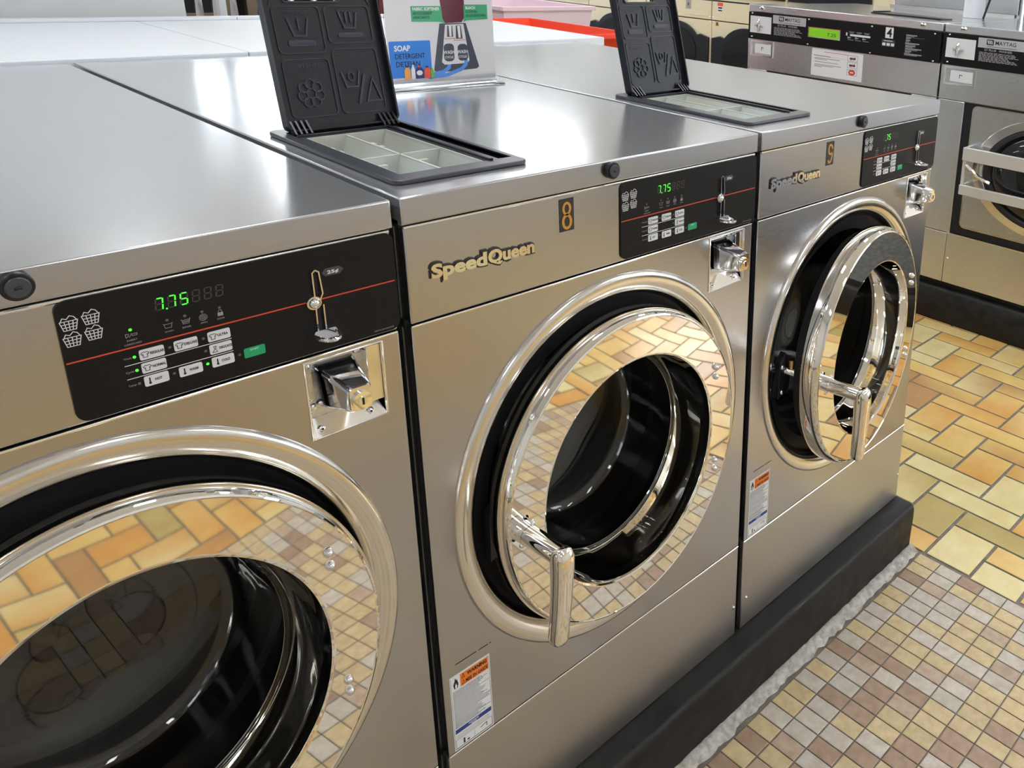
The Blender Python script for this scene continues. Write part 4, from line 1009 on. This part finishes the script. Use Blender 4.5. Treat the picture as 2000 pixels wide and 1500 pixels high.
o = MB().tube([(XM+.58, .955, ZT+.089), (XM+.66, .88, ZT+.50)], .006, 8).build('black_rod', BLACKP); tag(o, 'thin black rod leaning beside the white roll', 'rod')
o = MB().tube([(XM+.66, .78, ZT+.10), (XM+.66, .60, ZT+.10)], .01, 8); 
o = empty('metal_canister', (XM+.60, .66, ZT+.088)); tag(o, 'shiny pale metal canister on the side-row tops near the right edge', 'canister')
MB().tube([(0, 0, .0), (0, 0, .36)], .10, 32).build('body', CHROMED, o); MB().tube([(0, 0, .36), (0, 0, .38)], .104, 32).build('cap', WHITE, o)

# ---------------------------------------------------------------- stacked cream dryers along the far aisle (face -x)
XD = 5.80
def dryer(y_left, label):
    o = empty('stacked_dryer', (XD, y_left, 0), -PI/2); tag(o, label, 'dryer', 'cream stacked dryers in the far aisle')
    W = .965; zd = ZT-.295
    for k, base in enumerate((.06, zd)):
        top = zd-.008 if k == 0 else zd+.98
        u = MB().use(CREAM).box(0, W, .0, .9, base, top).build('dryer_unit', None, o, bevel=.006); 
        # coin strip
        zc = top
        if k == 0:
            za, zb = zd+.006, zd+.19
    s = MB().use(CREAM).box(.004, W-.004, -.006, .0, zd+.004, zd+.185).build('coin_panel', None, o, bevel=.002)
    MB().use(DARK).box(.0, W, -.003, .001, zd+.186, zd+.200).build('shadow_gap', None, o, smooth=False)
    MB().use(CHROMED).rect(W*.63, W*.70, zd+.09, zd+.175, -.012, -.006, .004).use(DARK).rect(W*.66, W*.67, zd+.12, zd+.15, -.013, -.012).build('coin_slot', None, o)
    MB().use(PRED).rect(W*.08, W*.155, zd+.145, zd+.178, -.008, -.006).use(LABEL).rect(W*.08, W*.155, zd+.085, zd+.143, -.008, -.006).use(INK).rect(W*.09, W*.145, zd+.12, zd+.135, -.0085, -.008).rect(W*.09, W*.145, zd+.095, zd+.108, -.0085, -.008).build('price_label', None, o, smooth=False)
    MB().use(CREAM).box(W*.62, W-.03, -.010, -.006, zd+.03, zd+.075).build('handle_strip', None, o, bevel=.003)
    MB().use(GOLD).rect(W*.055, W*.095, zd-.052, zd-.014, -.003, .0).use(INK).rect(W*.068, W*.082, zd-.048, zd-.018, -.004, -.003).build('number_sticker', None, o, smooth=False)
    # lower door
    pts = [(.02, .14), (W-.02, .14), (W-.02, ZT-.47), (W-.13, ZT-.445)]+[(W*.5+.34*math.cos(a), ZT-.60+.262*math.sin(a)) for a in [PI*(.18+.64*i/18) for i in range(19)]]+[(.13, ZT-.445), (.02, ZT-.47)]
    d = MB().use(BLACKP).prism(pts, -.03, .0).build('door', None, o, bevel=.006)
    MB().use(mat('smoked_glass', (.012, .013, .017), .08)).disc(W*.5, ZT-.63, .30, .235, -.036, -.028, 48).build('door_window', None, d)
    # upper door
    pts = [(.02, zd+.25), (W-.02, zd+.25), (W-.02, zd+.60)]+[(W*.5+.36*math.cos(a), zd+.56+.28*math.sin(a)) for a in [PI*(.12+.76*i/18) for i in range(19)]]+[(.02, zd+.60)]
    d = MB().use(BLACKP).prism(pts, -.03, .0).build('door', None, o, bevel=.006)
    MB().use(BLACKR).disc(W*.5, zd+.53, .30, .225, -.036, -.028, 48).build('door_window', None, d)
    for z in (zd-.012, zd+.03):
        for a in (.02, W-.02): MB().dome(a, -.006, z, .006, .005, .003, 8, 2).build('screw', CHROMED, o)
names = ['leftmost cream stacked dryer in view, beyond the pink tub', 'cream stacked dryer left of the raised lid of washer 9, beyond the red cart', 'cream stacked dryer mostly hidden behind the raised lid of washer 9', 'cream stacked dryer just left of the steel side washers', 'cream stacked dryer half hidden behind side washer number 4']
for k in range(5): dryer(7.94-.975*k+.0, names[k])
